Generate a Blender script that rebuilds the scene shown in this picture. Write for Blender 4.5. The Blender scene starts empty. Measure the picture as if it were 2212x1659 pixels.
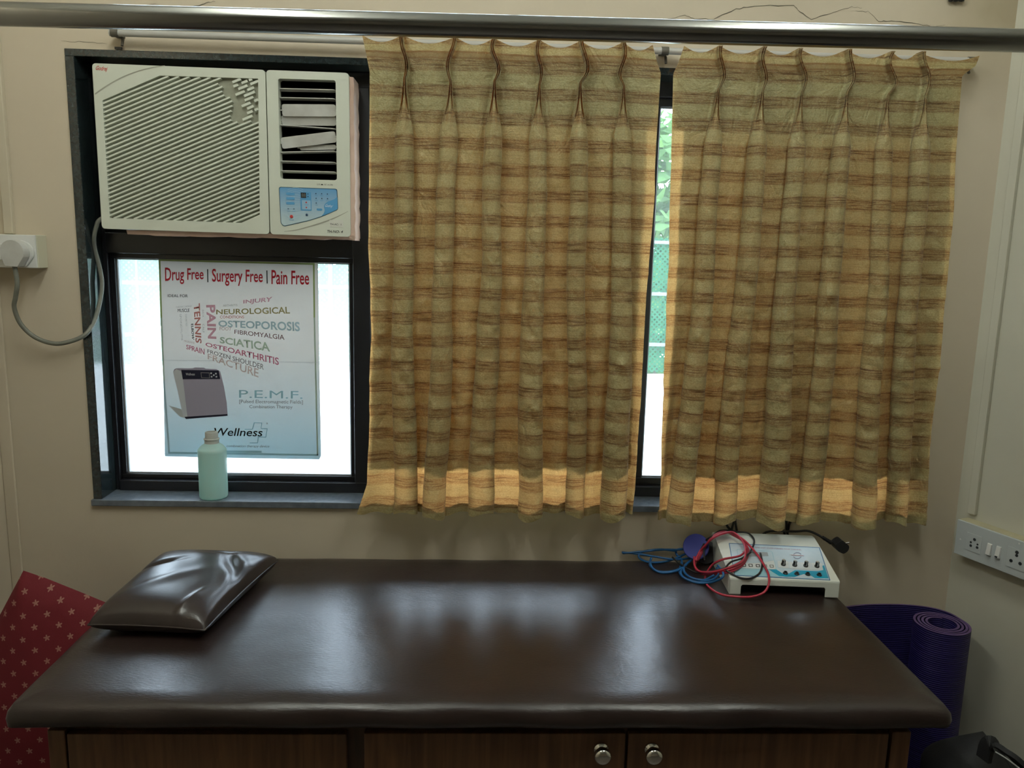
import bpy, bmesh, math, random
from mathutils import Vector, Matrix, noise
from mathutils.geometry import tessellate_polygon
random.seed(7)
S = bpy.context.scene
C = S.collection
PI = math.pi

# ------------------------------------------------------------------ camera
W, H, F = 2212.0, 1659.0, 1750.0
PITCH, YAW, ROLL = 0.16823, 0.03886, 0.02367
CAM = Vector((0.0, -2.204, 1.6215))
_f = Vector((math.sin(YAW)*math.cos(PITCH), math.cos(YAW)*math.cos(PITCH), -math.sin(PITCH)))
_r = Vector((math.cos(YAW), -math.sin(YAW), 0)); _u = _r.cross(_f)
RT = math.cos(ROLL)*_r + math.sin(ROLL)*_u
UP = -math.sin(ROLL)*_r + math.cos(ROLL)*_u
FW = _f
cd = bpy.data.cameras.new('camera'); cam = bpy.data.objects.new('camera', cd); C.objects.link(cam)
cd.sensor_width = 36; cd.lens = 36*F/W; cd.clip_start = .02; cd.clip_end = 200
cam.matrix_world = Matrix(((RT.x, UP.x, -FW.x, CAM.x), (RT.y, UP.y, -FW.y, CAM.y), (RT.z, UP.z, -FW.z, CAM.z), (0, 0, 0, 1)))
S.camera = cam

# ------------------------------------------------------------------ world: bright hazy overcast sky
SKY = 12.5
w = bpy.data.worlds.new('overcast_sky'); S.world = w; w.use_nodes = True
bg = w.node_tree.nodes['Background']; bg.inputs[0].default_value = (.69, .85, 1.0, 1); bg.inputs[1].default_value = SKY
S.view_settings.view_transform = 'Standard'; S.view_settings.look = 'None'
S.view_settings.exposure = 0.0; S.view_settings.gamma = 1.0; S.view_settings.use_curve_mapping = False
TUBE_CEIL = 80.0      # emission of the ceiling tube lights

# ------------------------------------------------------------------ helpers
def ray(u, v): return RT*((u-W/2)/F) - UP*((v-H/2)/F) + FW
def at(u, v, ax, val):                                    # a measured pixel on a known plane of the room
    d = ray(u, v); k = 'xyz'.index(ax); return CAM + d*((val-CAM[k])/d[k])
def atp(u, v, P, n):
    d = ray(u, v); return CAM + d*((P-CAM).dot(n)/d.dot(n))

TM = {}
def thing(name, label, cat, loc=(0, 0, 0), rotz=0, group=None):
    o = bpy.data.objects.new(name, None); C.objects.link(o); o.empty_display_size = .05
    o.location = loc; o.rotation_euler = (0, 0, rotz); o['label'] = label; o['category'] = cat
    if group: o['group'] = group
    TM[o.name] = Matrix.Translation(Vector(loc)) @ Matrix.Rotation(rotz, 4, 'Z')
    return o
def tag(o, label, cat=None, group=None, kind=None):
    o['label'] = label
    if cat: o['category'] = cat
    if group: o['group'] = group
    if kind: o['kind'] = kind
    return o

class MB:
    def __init__(s): s.v = []; s.f = []; s.uv = None
    def add(s, vs, fs):
        b = len(s.v); s.v += [tuple(x) for x in vs]; s.f += [tuple(b+i for i in q) for q in fs]; return s
    def box(s, x0, x1, y0, y1, z0, z1):
        return s.add([(x0,y0,z0),(x1,y0,z0),(x1,y1,z0),(x0,y1,z0),(x0,y0,z1),(x1,y0,z1),(x1,y1,z1),(x0,y1,z1)],
                     [(0,3,2,1),(4,5,6,7),(0,1,5,4),(1,2,6,5),(2,3,7,6),(3,0,4,7)])
    def obox(s, c, ax, ay, az):                           # centre and three half-axis vectors
        c, ax, ay, az = map(Vector, (c, ax, ay, az)); vs = []
        for k in (-1, 1):
            for i, j in ((-1,-1),(1,-1),(1,1),(-1,1)): vs.append(c+ax*i+ay*j+az*k)
        return s.add(vs, [(0,3,2,1),(4,5,6,7),(0,1,5,4),(1,2,6,5),(2,3,7,6),(3,0,4,7)])
    def lathe(s, prof, n=32, o=(0,0,0), axis=None, caps=True):   # profile (r, h) along an axis
        o = Vector(o); az = Vector(axis or (0,0,1)).normalized()
        ax = az.orthogonal().normalized(); ay = az.cross(ax); vs = []; fs = []
        for r, h in prof:
            for i in range(n):
                a = 2*PI*i/n; vs.append(o+az*h+(ax*math.cos(a)+ay*math.sin(a))*r)
        for k in range(len(prof)-1):
            for i in range(n):
                j = (i+1) % n; fs.append((k*n+i, k*n+j, (k+1)*n+j, (k+1)*n+i))
        if caps: fs.append(tuple(range(n-1, -1, -1))); fs.append(tuple((len(prof)-1)*n+i for i in range(n)))
        return s.add(vs, fs)
    def cyl(s, p0, p1, r, n=20, r1=None):
        p0, p1 = Vector(p0), Vector(p1); return s.lathe([(r, 0), (r if r1 is None else r1, (p1-p0).length)], n, p0, p1-p0)
    def tube(s, pts, r, n=10, smooth=6):
        P = spline(pts, smooth) if smooth else [Vector(p) for p in pts]
        t = (P[1]-P[0]).normalized(); nx = t.orthogonal().normalized(); vs = []; fs = []; m = len(P)
        for i, p in enumerate(P):
            t2 = (P[min(i+1, m-1)]-P[max(i-1, 0)]).normalized()
            nx = (nx - t2*nx.dot(t2)).normalized(); ny = t2.cross(nx)
            rr = r(i/(m-1)) if callable(r) else r
            for k in range(n):
                a = 2*PI*k/n; vs.append(p+(nx*math.cos(a)+ny*math.sin(a))*rr)
        for i in range(m-1):
            for k in range(n):
                j = (k+1) % n; fs.append((i*n+k, i*n+j, (i+1)*n+j, (i+1)*n+k))
        fs.append(tuple(range(n-1, -1, -1))); fs.append(tuple((m-1)*n+k for k in range(n)))
        return s.add(vs, fs)
    def grid(s, fn, nu, nv, wrap=False):
        vs = [fn(i/(nu if wrap else nu-1), j/(nv-1)) for j in range(nv) for i in range(nu)]
        fs = []
        for j in range(nv-1):
            for i in range(nu if wrap else nu-1):
                k = (i+1) % nu; fs.append((j*nu+i, j*nu+k, (j+1)*nu+k, (j+1)*nu+i))
        return s.add(vs, fs)
    def plate(s, outer, holes, to3, d0, d1):              # flat plate with holes, to3(x, y, d) gives the point
        loops = [outer]+list(holes); flat = [p for l in loops for p in l]; n = len(flat)
        tris = tessellate_polygon([[Vector((p[0], p[1], 0)) for p in l] for l in loops])
        vs = [to3(p[0], p[1], d0) for p in flat]+[to3(p[0], p[1], d1) for p in flat]
        fs = [tuple(t) for t in tris]+[tuple(n+i for i in reversed(t)) for t in tris]; b = 0
        for l in loops:
            m = len(l)
            for i in range(m):
                j = (i+1) % m; fs.append((b+i, b+j, n+b+j, n+b+i))
            b += m
        return s.add(vs, fs)

def spline(pts, n=6):
    P = [Vector(p) for p in pts]; out = []
    Q = [P[0]*2-P[1]]+P+[P[-1]*2-P[-2]]
    for i in range(1, len(Q)-2):
        a, b, c, d = Q[i-1], Q[i], Q[i+1], Q[i+2]
        for k in range(n):
            t = k/n; out.append(.5*((2*b)+(c-a)*t+(2*a-5*b+4*c-d)*t*t+(3*b-a-3*c+d)*t*t*t))
    out.append(P[-1]); return out
def rrect(x0, x1, y0, y1, r, n=5):
    out = []
    for cx, cy, a in ((x1-r, y1-r, 0), (x0+r, y1-r, 90), (x0+r, y0+r, 180), (x1-r, y0+r, 270)):
        for k in range(n+1):
            t = math.radians(a+90*k/n); out.append((cx+r*math.cos(t), cy+r*math.sin(t)))
    return out
def rpoly(pts, r=.004, n=4):                              # polygon with rounded corners
    out = []; m = len(pts)
    for i in range(m):
        a, b, c = Vector(pts[i-1]), Vector(pts[i]), Vector(pts[(i+1) % m])
        d1 = (a-b); d2 = (c-b); q = min(r, d1.length*.45, d2.length*.45)
        p0 = b+d1.normalized()*q; p1 = b+d2.normalized()*q
        for k in range(n+1):
            t = k/n; z = p0*(1-t)**2+b*2*t*(1-t)+p1*t*t; out.append((z.x, z.y))
    return out

def obj(name, mb, mat, parent=None, world=True, smooth=False, bevel=0, seg=2, fix=True):
    me = bpy.data.meshes.new(name)
    vs = [Vector(v) for v in mb.v]
    if parent is not None and world:
        inv = TM[parent.name].inverted(); vs = [inv @ v for v in vs]
    me.from_pydata(vs, [], mb.f)
    if mb.uv:
        l = me.uv_layers.new(name='UVMap')
        for lp in me.loops: l.data[lp.index].uv = mb.uv[lp.vertex_index]
    me.update()
    if fix:
        bm = bmesh.new(); bm.from_mesh(me); bmesh.ops.recalc_face_normals(bm, faces=bm.faces); bm.to_mesh(me); bm.free()
    if smooth:
        for p in me.polygons: p.use_smooth = True
    o = bpy.data.objects.new(name, me); C.objects.link(o)
    if mat: me.materials.append(mat)
    if parent is not None: o.parent = parent; TM[o.name] = TM[parent.name]
    else: TM[o.name] = Matrix.Identity(4)
    if bevel:
        b = o.modifiers.new('bevel', 'BEVEL'); b.width = bevel; b.segments = seg; b.limit_method = 'ANGLE'; b.angle_limit = .6
    return o
def autosmooth(o, ang=.7):
    me = o.data; bm = bmesh.new(); bm.from_mesh(me)
    for f in bm.faces: f.smooth = True
    for e in bm.edges:
        if len(e.link_faces) == 2 and e.calc_face_angle(0) > ang: e.smooth = False
    bm.to_mesh(me); bm.free(); return o

# text: built-in font turned into a mesh and fitted into a quad of four points (tl, tr, br, bl)
def lettering(body, quad, mat, parent, bold=0.0, shear=0.0, name='lettering', lift=0, space=1.0, caps=True):
    cu = bpy.data.curves.new('t', 'FONT'); cu.body = body; cu.size = 1; cu.offset = 0 if 'M' in body else bold*.7; cu.shear = shear
    cu.space_character = space; cu.resolution_u = 3; cu.fill_mode = 'FRONT'
    ob = bpy.data.objects.new('t', cu); C.objects.link(ob)
    dg = bpy.context.evaluated_depsgraph_get(); me = bpy.data.meshes.new_from_object(ob.evaluated_get(dg))
    bpy.data.objects.remove(ob); bpy.data.curves.remove(cu)
    xs = [v.co.x for v in me.vertices]; ys = [v.co.y for v in me.vertices]
    x0, x1, y0, y1 = min(xs), max(xs), min(ys), max(ys)
    tl, tr, br, bl = [Vector(q) for q in quad]; n = (tr-tl).cross(bl-tl).normalized()
    inv = TM[parent.name].inverted()
    if n.dot(CAM-tl) < 0: n = -n
    for v in me.vertices:
        a = (v.co.x-x0)/max(x1-x0, 1e-6); b = (v.co.y-y0)/max(y1-y0, 1e-6)
        v.co = inv @ ((bl*(1-a)+br*a)*(1-b)+(tl*(1-a)+tr*a)*b + n*lift)
    me.name = name; me.materials.clear(); me.materials.append(mat)
    o = bpy.data.objects.new(name, me); C.objects.link(o); o.parent = parent; TM[o.name] = TM[parent.name]; return o
def patch(name, pts, mat, parent, thick=.0006, to=None):  # thin flat piece from 3-D points of one plane
    P = [Vector(p) for p in pts]; n = Vector((0, 0, 0))
    for i in range(len(P)): n += (P[i]-P[0]).cross(P[(i+1) % len(P)]-P[0])
    n.normalize()
    if n.dot(CAM-P[0]) < 0: n = -n
    m = len(P); mb = MB().add([p for p in P]+[p+n*thick for p in P], [tuple(range(m)), tuple(range(2*m-1, m-1, -1))]+[(i, (i+1) % m, m+(i+1) % m, m+i) for i in range(m)])
    return obj(name, mb, mat, parent)

# ------------------------------------------------------------------ materials
def newmat(name):
    m = bpy.data.materials.new(name); m.use_nodes = True; nt = m.node_tree; nt.nodes.clear()
    return m, nt, nt.nodes.new('ShaderNodeOutputMaterial')
def nd(nt, t, **kw):
    n = nt.nodes.new('ShaderNode'+t)
    for k, v in kw.items():
        if k in n.inputs: n.inputs[k].default_value = v
        else: setattr(n, k, v)
    return n
def rgb(c): return (c[0], c[1], c[2], 1)
def mat(name, col, rough=.5, metal=0, spec=.5, var=None, bump=None, coat=0, em=None):
    m, nt, out = newmat(name); b = nd(nt, 'BsdfPrincipled'); L = nt.links
    b.inputs['Base Color'].default_value = rgb(col); b.inputs['Roughness'].default_value = rough
    b.inputs['Metallic'].default_value = metal; b.inputs['Specular IOR Level'].default_value = spec
    if coat: b.inputs['Coat Weight'].default_value = coat; b.inputs['Coat Roughness'].default_value = .08
    if em: b.inputs['Emission Color'].default_value = rgb(col); b.inputs['Emission Strength'].default_value = em
    L.new(b.outputs[0], out.inputs[0])
    if var or bump: tc = nd(nt, 'TexCoord')
    if var:                                               # (scale, second colour, contrast)
        n = nd(nt, 'TexNoise', Scale=var[0], Detail=5.0); L.new(tc.outputs['Object'], n.inputs['Vector'])
        r = nd(nt, 'ValToRGB'); L.new(n.outputs[0], r.inputs[0]); c = var[2] if len(var) > 2 else .2
        r.color_ramp.elements[0].position = .5-c; r.color_ramp.elements[1].position = .5+c
        r.color_ramp.elements[0].color = rgb(var[1]); r.color_ramp.elements[1].color = rgb(col); L.new(r.outputs[0], b.inputs['Base Color'])
    if bump:                                              # (scale, strength)
        n = nd(nt, 'TexNoise', Scale=bump[0], Detail=3.0); L.new(tc.outputs['Object'], n.inputs['Vector'])
        bp = nd(nt, 'Bump', Strength=bump[1], Distance=.002); L.new(n.outputs[0], bp.inputs['Height']); L.new(bp.outputs[0], b.inputs['Normal'])
    return m
M = {}
M['wall'] = mat('cream_wall_paint', (.65, .565, .44), .75, spec=.25, var=(2.2, (.59, .51, .395), .22), bump=(90, .12))
def damp(m, c, r0, r1, col):               # brown damp patch with a ragged outline around a point of the wall
    nt = m.node_tree; L = nt.links; p = [n for n in nt.nodes if n.type == 'BSDF_PRINCIPLED'][0]; old = p.inputs['Base Color'].links[0].from_socket
    tc = nd(nt, 'TexCoord'); d = nd(nt, 'VectorMath', operation='DISTANCE'); L.new(tc.outputs['Object'], d.inputs[0]); d.inputs[1].default_value = c
    n = nd(nt, 'TexNoise', Scale=9.0, Detail=6.0); L.new(tc.outputs['Object'], n.inputs['Vector'])
    a = nd(nt, 'Math', operation='MULTIPLY_ADD'); L.new(n.outputs[0], a.inputs[0]); a.inputs[1].default_value = .22; L.new(d.outputs['Value'], a.inputs[2])
    r = nd(nt, 'MapRange'); L.new(a.outputs[0], r.inputs[0]); r.inputs[1].default_value = r0; r.inputs[2].default_value = r1; r.inputs[3].default_value = .75; r.inputs[4].default_value = 0
    x = nd(nt, 'Mix', data_type='RGBA'); L.new(r.outputs[0], x.inputs[0]); L.new(old, x.inputs[6]); x.inputs[7].default_value = rgb(col); L.new(x.outputs[2], p.inputs['Base Color'])
damp(M['wall'], (1.42, 0, 2.32), .20, .46, (.36, .30, .19))
M['wall2'] = mat('grey_cream_wall_paint', (.58, .56, .465), .75, spec=.25, var=(2.5, (.51, .49, .405), .25), bump=(90, .12))
M['ceil'] = mat('white_ceiling_paint', (.78, .78, .74), .8, spec=.2)
M['floor'] = mat('floor_tile', (.16, .14, .125), .35, var=(3, (.13, .115, .10)))
M['trunk'] = mat('trunking_plastic', (.62, .55, .42), .5, var=(6, (.55, .49, .38)))
M['crack'] = mat('plaster_crack', (.09, .08, .06), .9)
M['stain'] = mat('damp_stain', (.42, .37, .26), .9, var=(9, (.36, .31, .21)))
M['granite'] = mat('polished_black_granite', (.022, .032, .034), .07, spec=.8, var=(140, (.012, .018, .02), .12))
M['sill'] = mat('granite_sheen_sill', (.15, .172, .205), .16, spec=.8, var=(60, (.11, .128, .155), .2))  # bluish reflection of the panes put into the granite colour
M['alu'] = mat('black_aluminium', (.012, .012, .015), .28, spec=.5)
M['blackboard'] = mat('black_infill_board', (.010, .012, .013), .5, spec=.3)
M['rubber'] = mat('gasket_highlight_grey', (.35, .36, .38), .4)  # pale grey carries the glint of the glossy aluminium edges
M['acplastic'] = mat('aged_white_plastic', (.66, .69, .60), .42, var=(14, (.63, .655, .565), .3))
M['acslat'] = mat('grille_plastic', (.66, .69, .60), .45)
M['acgap'] = mat('grey_filter', (.34, .345, .27), .8, var=(60, (.28, .285, .22)))  # mottled grey behind the slats
M['acdark'] = mat('duct_black', (.012, .012, .012), .8)
M['acinner'] = mat('duct_grey', (.16, .16, .13), .7)
M['foam'] = mat('pink_packing_foam', (.72, .52, .42), .8, var=(22, (.62, .42, .33)))
M['groove'] = mat('panel_groove', (.34, .34, .28), .6)
M['white'] = mat('white_plastic', (.72, .72, .70), .4)
M['dirtywhite'] = mat('dusty_white_plastic', (.60, .60, .57), .55, var=(25, (.48, .47, .44)))
M['blueink'] = mat('control_blue', (.10, .33, .60), .35)
M['darkline'] = mat('dark_teal_edge', (.02, .08, .13), .4)
M['black'] = mat('black_plastic', (.012, .012, .014), .35)
M['blacksoft'] = mat('black_cable', (.015, .014, .016), .5)
M['inkblack'] = mat('black_ink', (.015, .015, .015), .7)
M['red'] = mat('red_print', (.55, .05, .045), .5)
M['redcable'] = mat('red_lead', (.42, .028, .055), .35)
M['bluecable'] = mat('blue_lead', (.012, .10, .27), .4)
M['bluepad'] = mat('blue_rubber_pad', (.02, .03, .24), .5)
M['greycable'] = mat('grey_cable', (.20, .205, .17), .5, var=(40, (.15, .15, .125)))
M['chrome'] = mat('chrome', (.72, .70, .66), .12, metal=1)
M['steel'] = mat('stainless_steel', (.36, .36, .345), .17, metal=1)
M['rod'] = mat('white_painted_rod', (.46, .45, .42), .4)
M['iron'] = mat('dull_iron', (.10, .09, .07), .6)
M['knobwhite'] = mat('white_pointer', (.8, .8, .8), .4)

def leather(name, a, b, rough, bs=.35):
    m, nt, out = newmat(name); L = nt.links; tc = nd(nt, 'TexCoord'); p = nd(nt, 'BsdfPrincipled', Roughness=rough); p.inputs['Specular IOR Level'].default_value = .62
    n = nd(nt, 'TexNoise', Scale=6.0, Detail=4.0); L.new(tc.outputs['Object'], n.inputs['Vector'])
    r = nd(nt, 'ValToRGB'); r.color_ramp.elements[0].color = rgb(a); r.color_ramp.elements[1].color = rgb(b)
    r.color_ramp.elements[0].position = .35; r.color_ramp.elements[1].position = .65
    L.new(n.outputs[0], r.inputs[0]); L.new(r.outputs[0], p.inputs['Base Color'])
    mp = nd(nt, 'Mapping'); mp.inputs['Scale'].default_value = (45, 160, 100); L.new(tc.outputs['Object'], mp.inputs['Vector'])
    g = nd(nt, 'TexNoise', Scale=2.2, Detail=4.0); L.new(mp.outputs[0], g.inputs['Vector'])
    g2 = nd(nt, 'TexNoise', Scale=7.0, Detail=2.0); L.new(tc.outputs['Object'], g2.inputs['Vector'])
    b1 = nd(nt, 'Bump', Strength=bs, Distance=.0012); L.new(g.outputs[0], b1.inputs['Height'])
    b2 = nd(nt, 'Bump', Strength=.3, Distance=.008); L.new(g2.outputs[0], b2.inputs['Height']); L.new(b1.outputs[0], b2.inputs['Normal'])
    L.new(b2.outputs[0], p.inputs['Normal']); L.new(p.outputs[0], out.inputs[0])
    return m
M['leather'] = leather('dark_brown_leatherette', (.020, .012, .0105), (.026, .0155, .0135), .31)
M['pillow'] = leather('glossy_dark_leatherette', (.024, .016, .0145), (.032, .021, .019), .30, .12)

def wood(name, a, b):
    m, nt, out = newmat(name); L = nt.links; tc = nd(nt, 'TexCoord'); mp = nd(nt, 'Mapping'); mp.inputs['Scale'].default_value = (34, 34, 2.2)
    L.new(tc.outputs['Object'], mp.inputs['Vector']); n = nd(nt, 'TexNoise', Scale=1.6, Detail=6.0, Distortion=.6); L.new(mp.outputs[0], n.inputs['Vector'])
    r = nd(nt, 'ValToRGB'); r.color_ramp.elements[0].position = .36; r.color_ramp.elements[1].position = .66
    r.color_ramp.elements[0].color = rgb(b); r.color_ramp.elements[1].color = rgb(a); L.new(n.outputs[0], r.inputs[0])
    p = nd(nt, 'BsdfPrincipled', Roughness=.42); L.new(r.outputs[0], p.inputs['Base Color'])
    bp = nd(nt, 'Bump', Strength=.15, Distance=.001); L.new(n.outputs[0], bp.inputs['Height']); L.new(bp.outputs[0], p.inputs['Normal'])
    L.new(p.outputs[0], out.inputs[0]); return m
M['wood'] = wood('walnut_laminate', (.175, .083, .036), (.092, .042, .019))
M['wooddark'] = wood('dark_walnut_laminate', (.085, .046, .026), (.05, .028, .016))

def glass(name, haze, tint=(1, 1, 1)):
    m, nt, out = newmat(name); L = nt.links
    t = nd(nt, 'BsdfTransparent'); t.inputs[0].default_value = rgb(tint)
    g = nd(nt, 'BsdfGlossy', Roughness=.03); f = nd(nt, 'Fresnel', IOR=1.45); mx = nd(nt, 'MixShader')
    L.new(f.outputs[0], mx.inputs[0]); L.new(t.outputs[0], mx.inputs[1]); L.new(g.outputs[0], mx.inputs[2]); last = mx
    if haze:                                              # dust film on the pane scatters daylight
        d = nd(nt, 'BsdfTranslucent'); d.inputs[0].default_value = (.85, .88, .88, 1); m2 = nd(nt, 'MixShader'); m2.inputs[0].default_value = haze
        L.new(mx.outputs[0], m2.inputs[1]); L.new(d.outputs[0], m2.inputs[2]); last = m2
    L.new(last.outputs[0], out.inputs[0]); return m
M['glass'] = glass('window_glass', .03); M['dustglass'] = glass('dusty_window_glass', .20)

def sheet(name, col, tcol, tr, rough=.7, spec=0):
    """thin sheet: diffuse front plus light let through"""
    m, nt, out = newmat(name); L = nt.links; d = nd(nt, 'BsdfDiffuse'); d.inputs[0].default_value = rgb(col)
    t = nd(nt, 'BsdfTranslucent'); t.inputs[0].default_value = rgb(tcol); mx = nd(nt, 'MixShader'); mx.inputs[0].default_value = tr
    L.new(d.outputs[0], mx.inputs[1]); L.new(t.outputs[0], mx.inputs[2]); L.new(mx.outputs[0], out.inputs[0]); return m
M['paper'] = sheet('poster_paper', (.62, .61, .59), (.70, .72, .74), .10)
M['lining'] = sheet('curtain_lining', (.55, .50, .40), (.58, .40, .22), .175)
def ink(name, col, tr=.14): return sheet('ink_'+name, col, col, tr)

def fabric():
    m, nt, out = newmat('striped_jacquard_curtain'); L = nt.links
    uv = nd(nt, 'UVMap'); sp = nd(nt, 'SeparateXYZ'); L.new(uv.outputs[0], sp.inputs[0])
    def math_(op, a, b=None, c=None):
        n = nd(nt, 'Math', operation=op)
        for i, q in enumerate((a, b, c)):
            if q is None: continue
            if isinstance(q, (int, float)): n.inputs[i].default_value = q
            else: L.new(q, n.inputs[i])
        return n.outputs[0]
    # slow wobble of the stripes
    mp = nd(nt, 'Mapping'); mp.inputs['Scale'].default_value = (6, 3, 1); L.new(uv.outputs[0], mp.inputs['Vector'])
    wob = nd(nt, 'TexNoise', Scale=1.0, Detail=2.0); L.new(mp.outputs[0], wob.inputs['Vector'])
    v = math_('ADD', sp.outputs['Y'], math_('MULTIPLY', math_('SUBTRACT', wob.outputs[0], .5), .012))
    ph = math_('FRACT', math_('DIVIDE', v, .0632))
    band = nd(nt, 'ValToRGB'); L.new(ph, band.inputs[0]); e = band.color_ramp.elements
    e[0].position = 0; e[0].color = (0, 0, 0, 1); e[1].position = .40; e[1].color = (0, 0, 0, 1)
    for p, c in ((.50, .85), (.68, .65), (.86, .95), (.97, .1)): q = e.new(p); q.color = (c, c, c, 1)
    # weft lines: noise stretched along the width
    mp2 = nd(nt, 'Mapping'); mp2.inputs['Scale'].default_value = (12, 300, 1); L.new(uv.outputs[0], mp2.inputs['Vector'])
    wf = nd(nt, 'TexNoise', Scale=1.0, Detail=3.0, Roughness=.6); L.new(mp2.outputs[0], wf.inputs['Vector'])
    wl = nd(nt, 'ValToRGB'); L.new(wf.outputs[0], wl.inputs[0]); wl.color_ramp.elements[0].position = .50; wl.color_ramp.elements[1].position = .60
    # jacquard grain
    mp3 = nd(nt, 'Mapping'); mp3.inputs['Scale'].default_value = (260, 420, 1); L.new(uv.outputs[0], mp3.inputs['Vector'])
    jq = nd(nt, 'TexVoronoi', Scale=1.0); L.new(mp3.outputs[0], jq.inputs['Vector'])
    grain = nd(nt, 'ValToRGB'); L.new(jq.outputs['Distance'], grain.inputs[0]); grain.color_ramp.elements[0].position = .15; grain.color_ramp.elements[1].position = .75
    dark = math_('MULTIPLY', wl.outputs[0], math_('ADD', math_('MULTIPLY', band.outputs[0], .80), .16))
    def mixc(f, a, b):
        n = nd(nt, 'Mix', data_type='RGBA')
        if isinstance(f, float): n.inputs[0].default_value = f
        else: L.new(f, n.inputs[0])
        for i, q in ((6, a), (7, b)):
            if isinstance(q, tuple): n.inputs[i].default_value = rgb(q)
            else: L.new(q, n.inputs[i])
        return n.outputs[2]
    bm_ = math_('MULTIPLY', band.outputs[0], math_('ADD', math_('MULTIPLY', grain.outputs[0], .5), .45))
    gold = mixc(grain.outputs[0], (.52, .53, .29), (.36, .355, .175))
    hb = nd(nt, 'ValToRGB'); L.new(math_('MULTIPLY', math_('SUBTRACT', v, 2.06), 16.0), hb.inputs[0]); he = hb.color_ramp.elements
    he[0].position = 0; he[0].color = (0, 0, 0, 1); he[1].position = .30; he[1].color = (0, 0, 0, 1)
    for p, c in ((.34, .8), (.42, .45), (.52, .5), (.58, .95), (.64, 0)): q = he.new(p); q.color = (c, c, c, 1)
    c0 = mixc(bm_, gold, (.27, .18, .075)); c1 = mixc(hb.outputs[0], c0, (.13, .058, .020)); col = mixc(dark, c1, (.12, .068, .026))
    tg = mixc(bm_, (.95, .46, .14), (.72, .29, .08)); tcol = mixc(dark, tg, (.40, .14, .04))
    hgt = math_('ADD', math_('MULTIPLY', wf.outputs[0], .6), math_('MULTIPLY', grain.outputs[0], -.5))
    bp = nd(nt, 'Bump', Strength=.55, Distance=.0012); L.new(hgt, bp.inputs['Height'])
    mp4 = nd(nt, 'Mapping'); mp4.inputs['Scale'].default_value = (26, 16, 1); L.new(uv.outputs[0], mp4.inputs['Vector'])
    wr = nd(nt, 'TexNoise', Scale=1.0, Detail=4.0, Distortion=1.2); L.new(mp4.outputs[0], wr.inputs['Vector'])
    b2 = nd(nt, 'Bump', Strength=.8, Distance=.010); L.new(wr.outputs[0], b2.inputs['Height']); L.new(bp.outputs[0], b2.inputs['Normal'])
    d = nd(nt, 'BsdfPrincipled', Roughness=.48); d.inputs['Specular IOR Level'].default_value = .35; d.inputs['Sheen Weight'].default_value = .15
    L.new(col, d.inputs['Base Color']); L.new(b2.outputs[0], d.inputs['Normal'])
    t = nd(nt, 'BsdfTranslucent'); L.new(tcol, t.inputs[0]); L.new(b2.outputs[0], t.inputs['Normal'])
    mx = nd(nt, 'MixShader'); mx.inputs[0].default_value = .34
    L.new(d.outputs[0], mx.inputs[1]); L.new(t.outputs[0], mx.inputs[2]); L.new(mx.outputs[0], out.inputs[0]); return m
M['curtain'] = fabric(); M['hem'] = sheet('folded_hem_cloth', (.42, .36, .18), (.5, .3, .1), .09)

def starred():
    m, nt, out = newmat('red_star_print_cotton'); L = nt.links; tc = nd(nt, 'TexCoord')
    mp = nd(nt, 'Mapping'); mp.inputs['Rotation'].default_value = (PI/2, math.radians(40), 0); mp.inputs['Scale'].default_value = (25, 25, 25)
    mp.vector_type = 'POINT'; L.new(tc.outputs['UV'], mp.inputs['Vector']); mp.inputs['Rotation'].default_value = (0, 0, math.radians(42))
    fr = nd(nt, 'VectorMath', operation='FRACTION'); L.new(mp.outputs[0], fr.inputs[0])
    sb = nd(nt, 'VectorMath', operation='SUBTRACT'); L.new(fr.outputs[0], sb.inputs[0]); sb.inputs[1].default_value = (.5, .5, 0)
    s = nd(nt, 'SeparateXYZ'); L.new(sb.outputs[0], s.inputs[0])
    def mt(op, a, b=None):
        n = nd(nt, 'Math', operation=op)
        for i, q in enumerate((a, b)):
            if q is None: continue
            if isinstance(q, (int, float)): n.inputs[i].default_value = q
            else: L.new(q, n.inputs[i])
        return n.outputs[0]
    r = mt('SQRT', mt('ADD', mt('MULTIPLY', s.outputs[0], s.outputs[0]), mt('MULTIPLY', s.outputs[1], s.outputs[1])))
    th = mt('ARCTAN2', s.outputs[1], s.outputs[0])
    lim = mt('ADD', mt('MULTIPLY', mt('COSINE', mt('MULTIPLY', th, 5.0)), .06), .145)
    star = mt('LESS_THAN', r, lim)
    n = nd(nt, 'TexNoise', Scale=320.0, Detail=2.0); L.new(tc.outputs['Object'], n.inputs['Vector'])
    mx = nd(nt, 'Mix', data_type='RGBA'); L.new(mt('MULTIPLY', star, mt('ADD', mt('MULTIPLY', n.outputs[0], .6), .5)), mx.inputs[0])
    mx.inputs[6].default_value = (.155, .007, .014, 1); mx.inputs[7].default_value = (.38, .20, .15, 1)
    p = nd(nt, 'BsdfPrincipled', Roughness=.8); L.new(mx.outputs[2], p.inputs['Base Color'])
    bp = nd(nt, 'Bump', Strength=.3, Distance=.001); L.new(n.outputs[0], bp.inputs['Height']); L.new(bp.outputs[0], p.inputs['Normal'])
    L.new(p.outputs[0], out.inputs[0]); return m
M['starred'] = starred()

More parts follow.
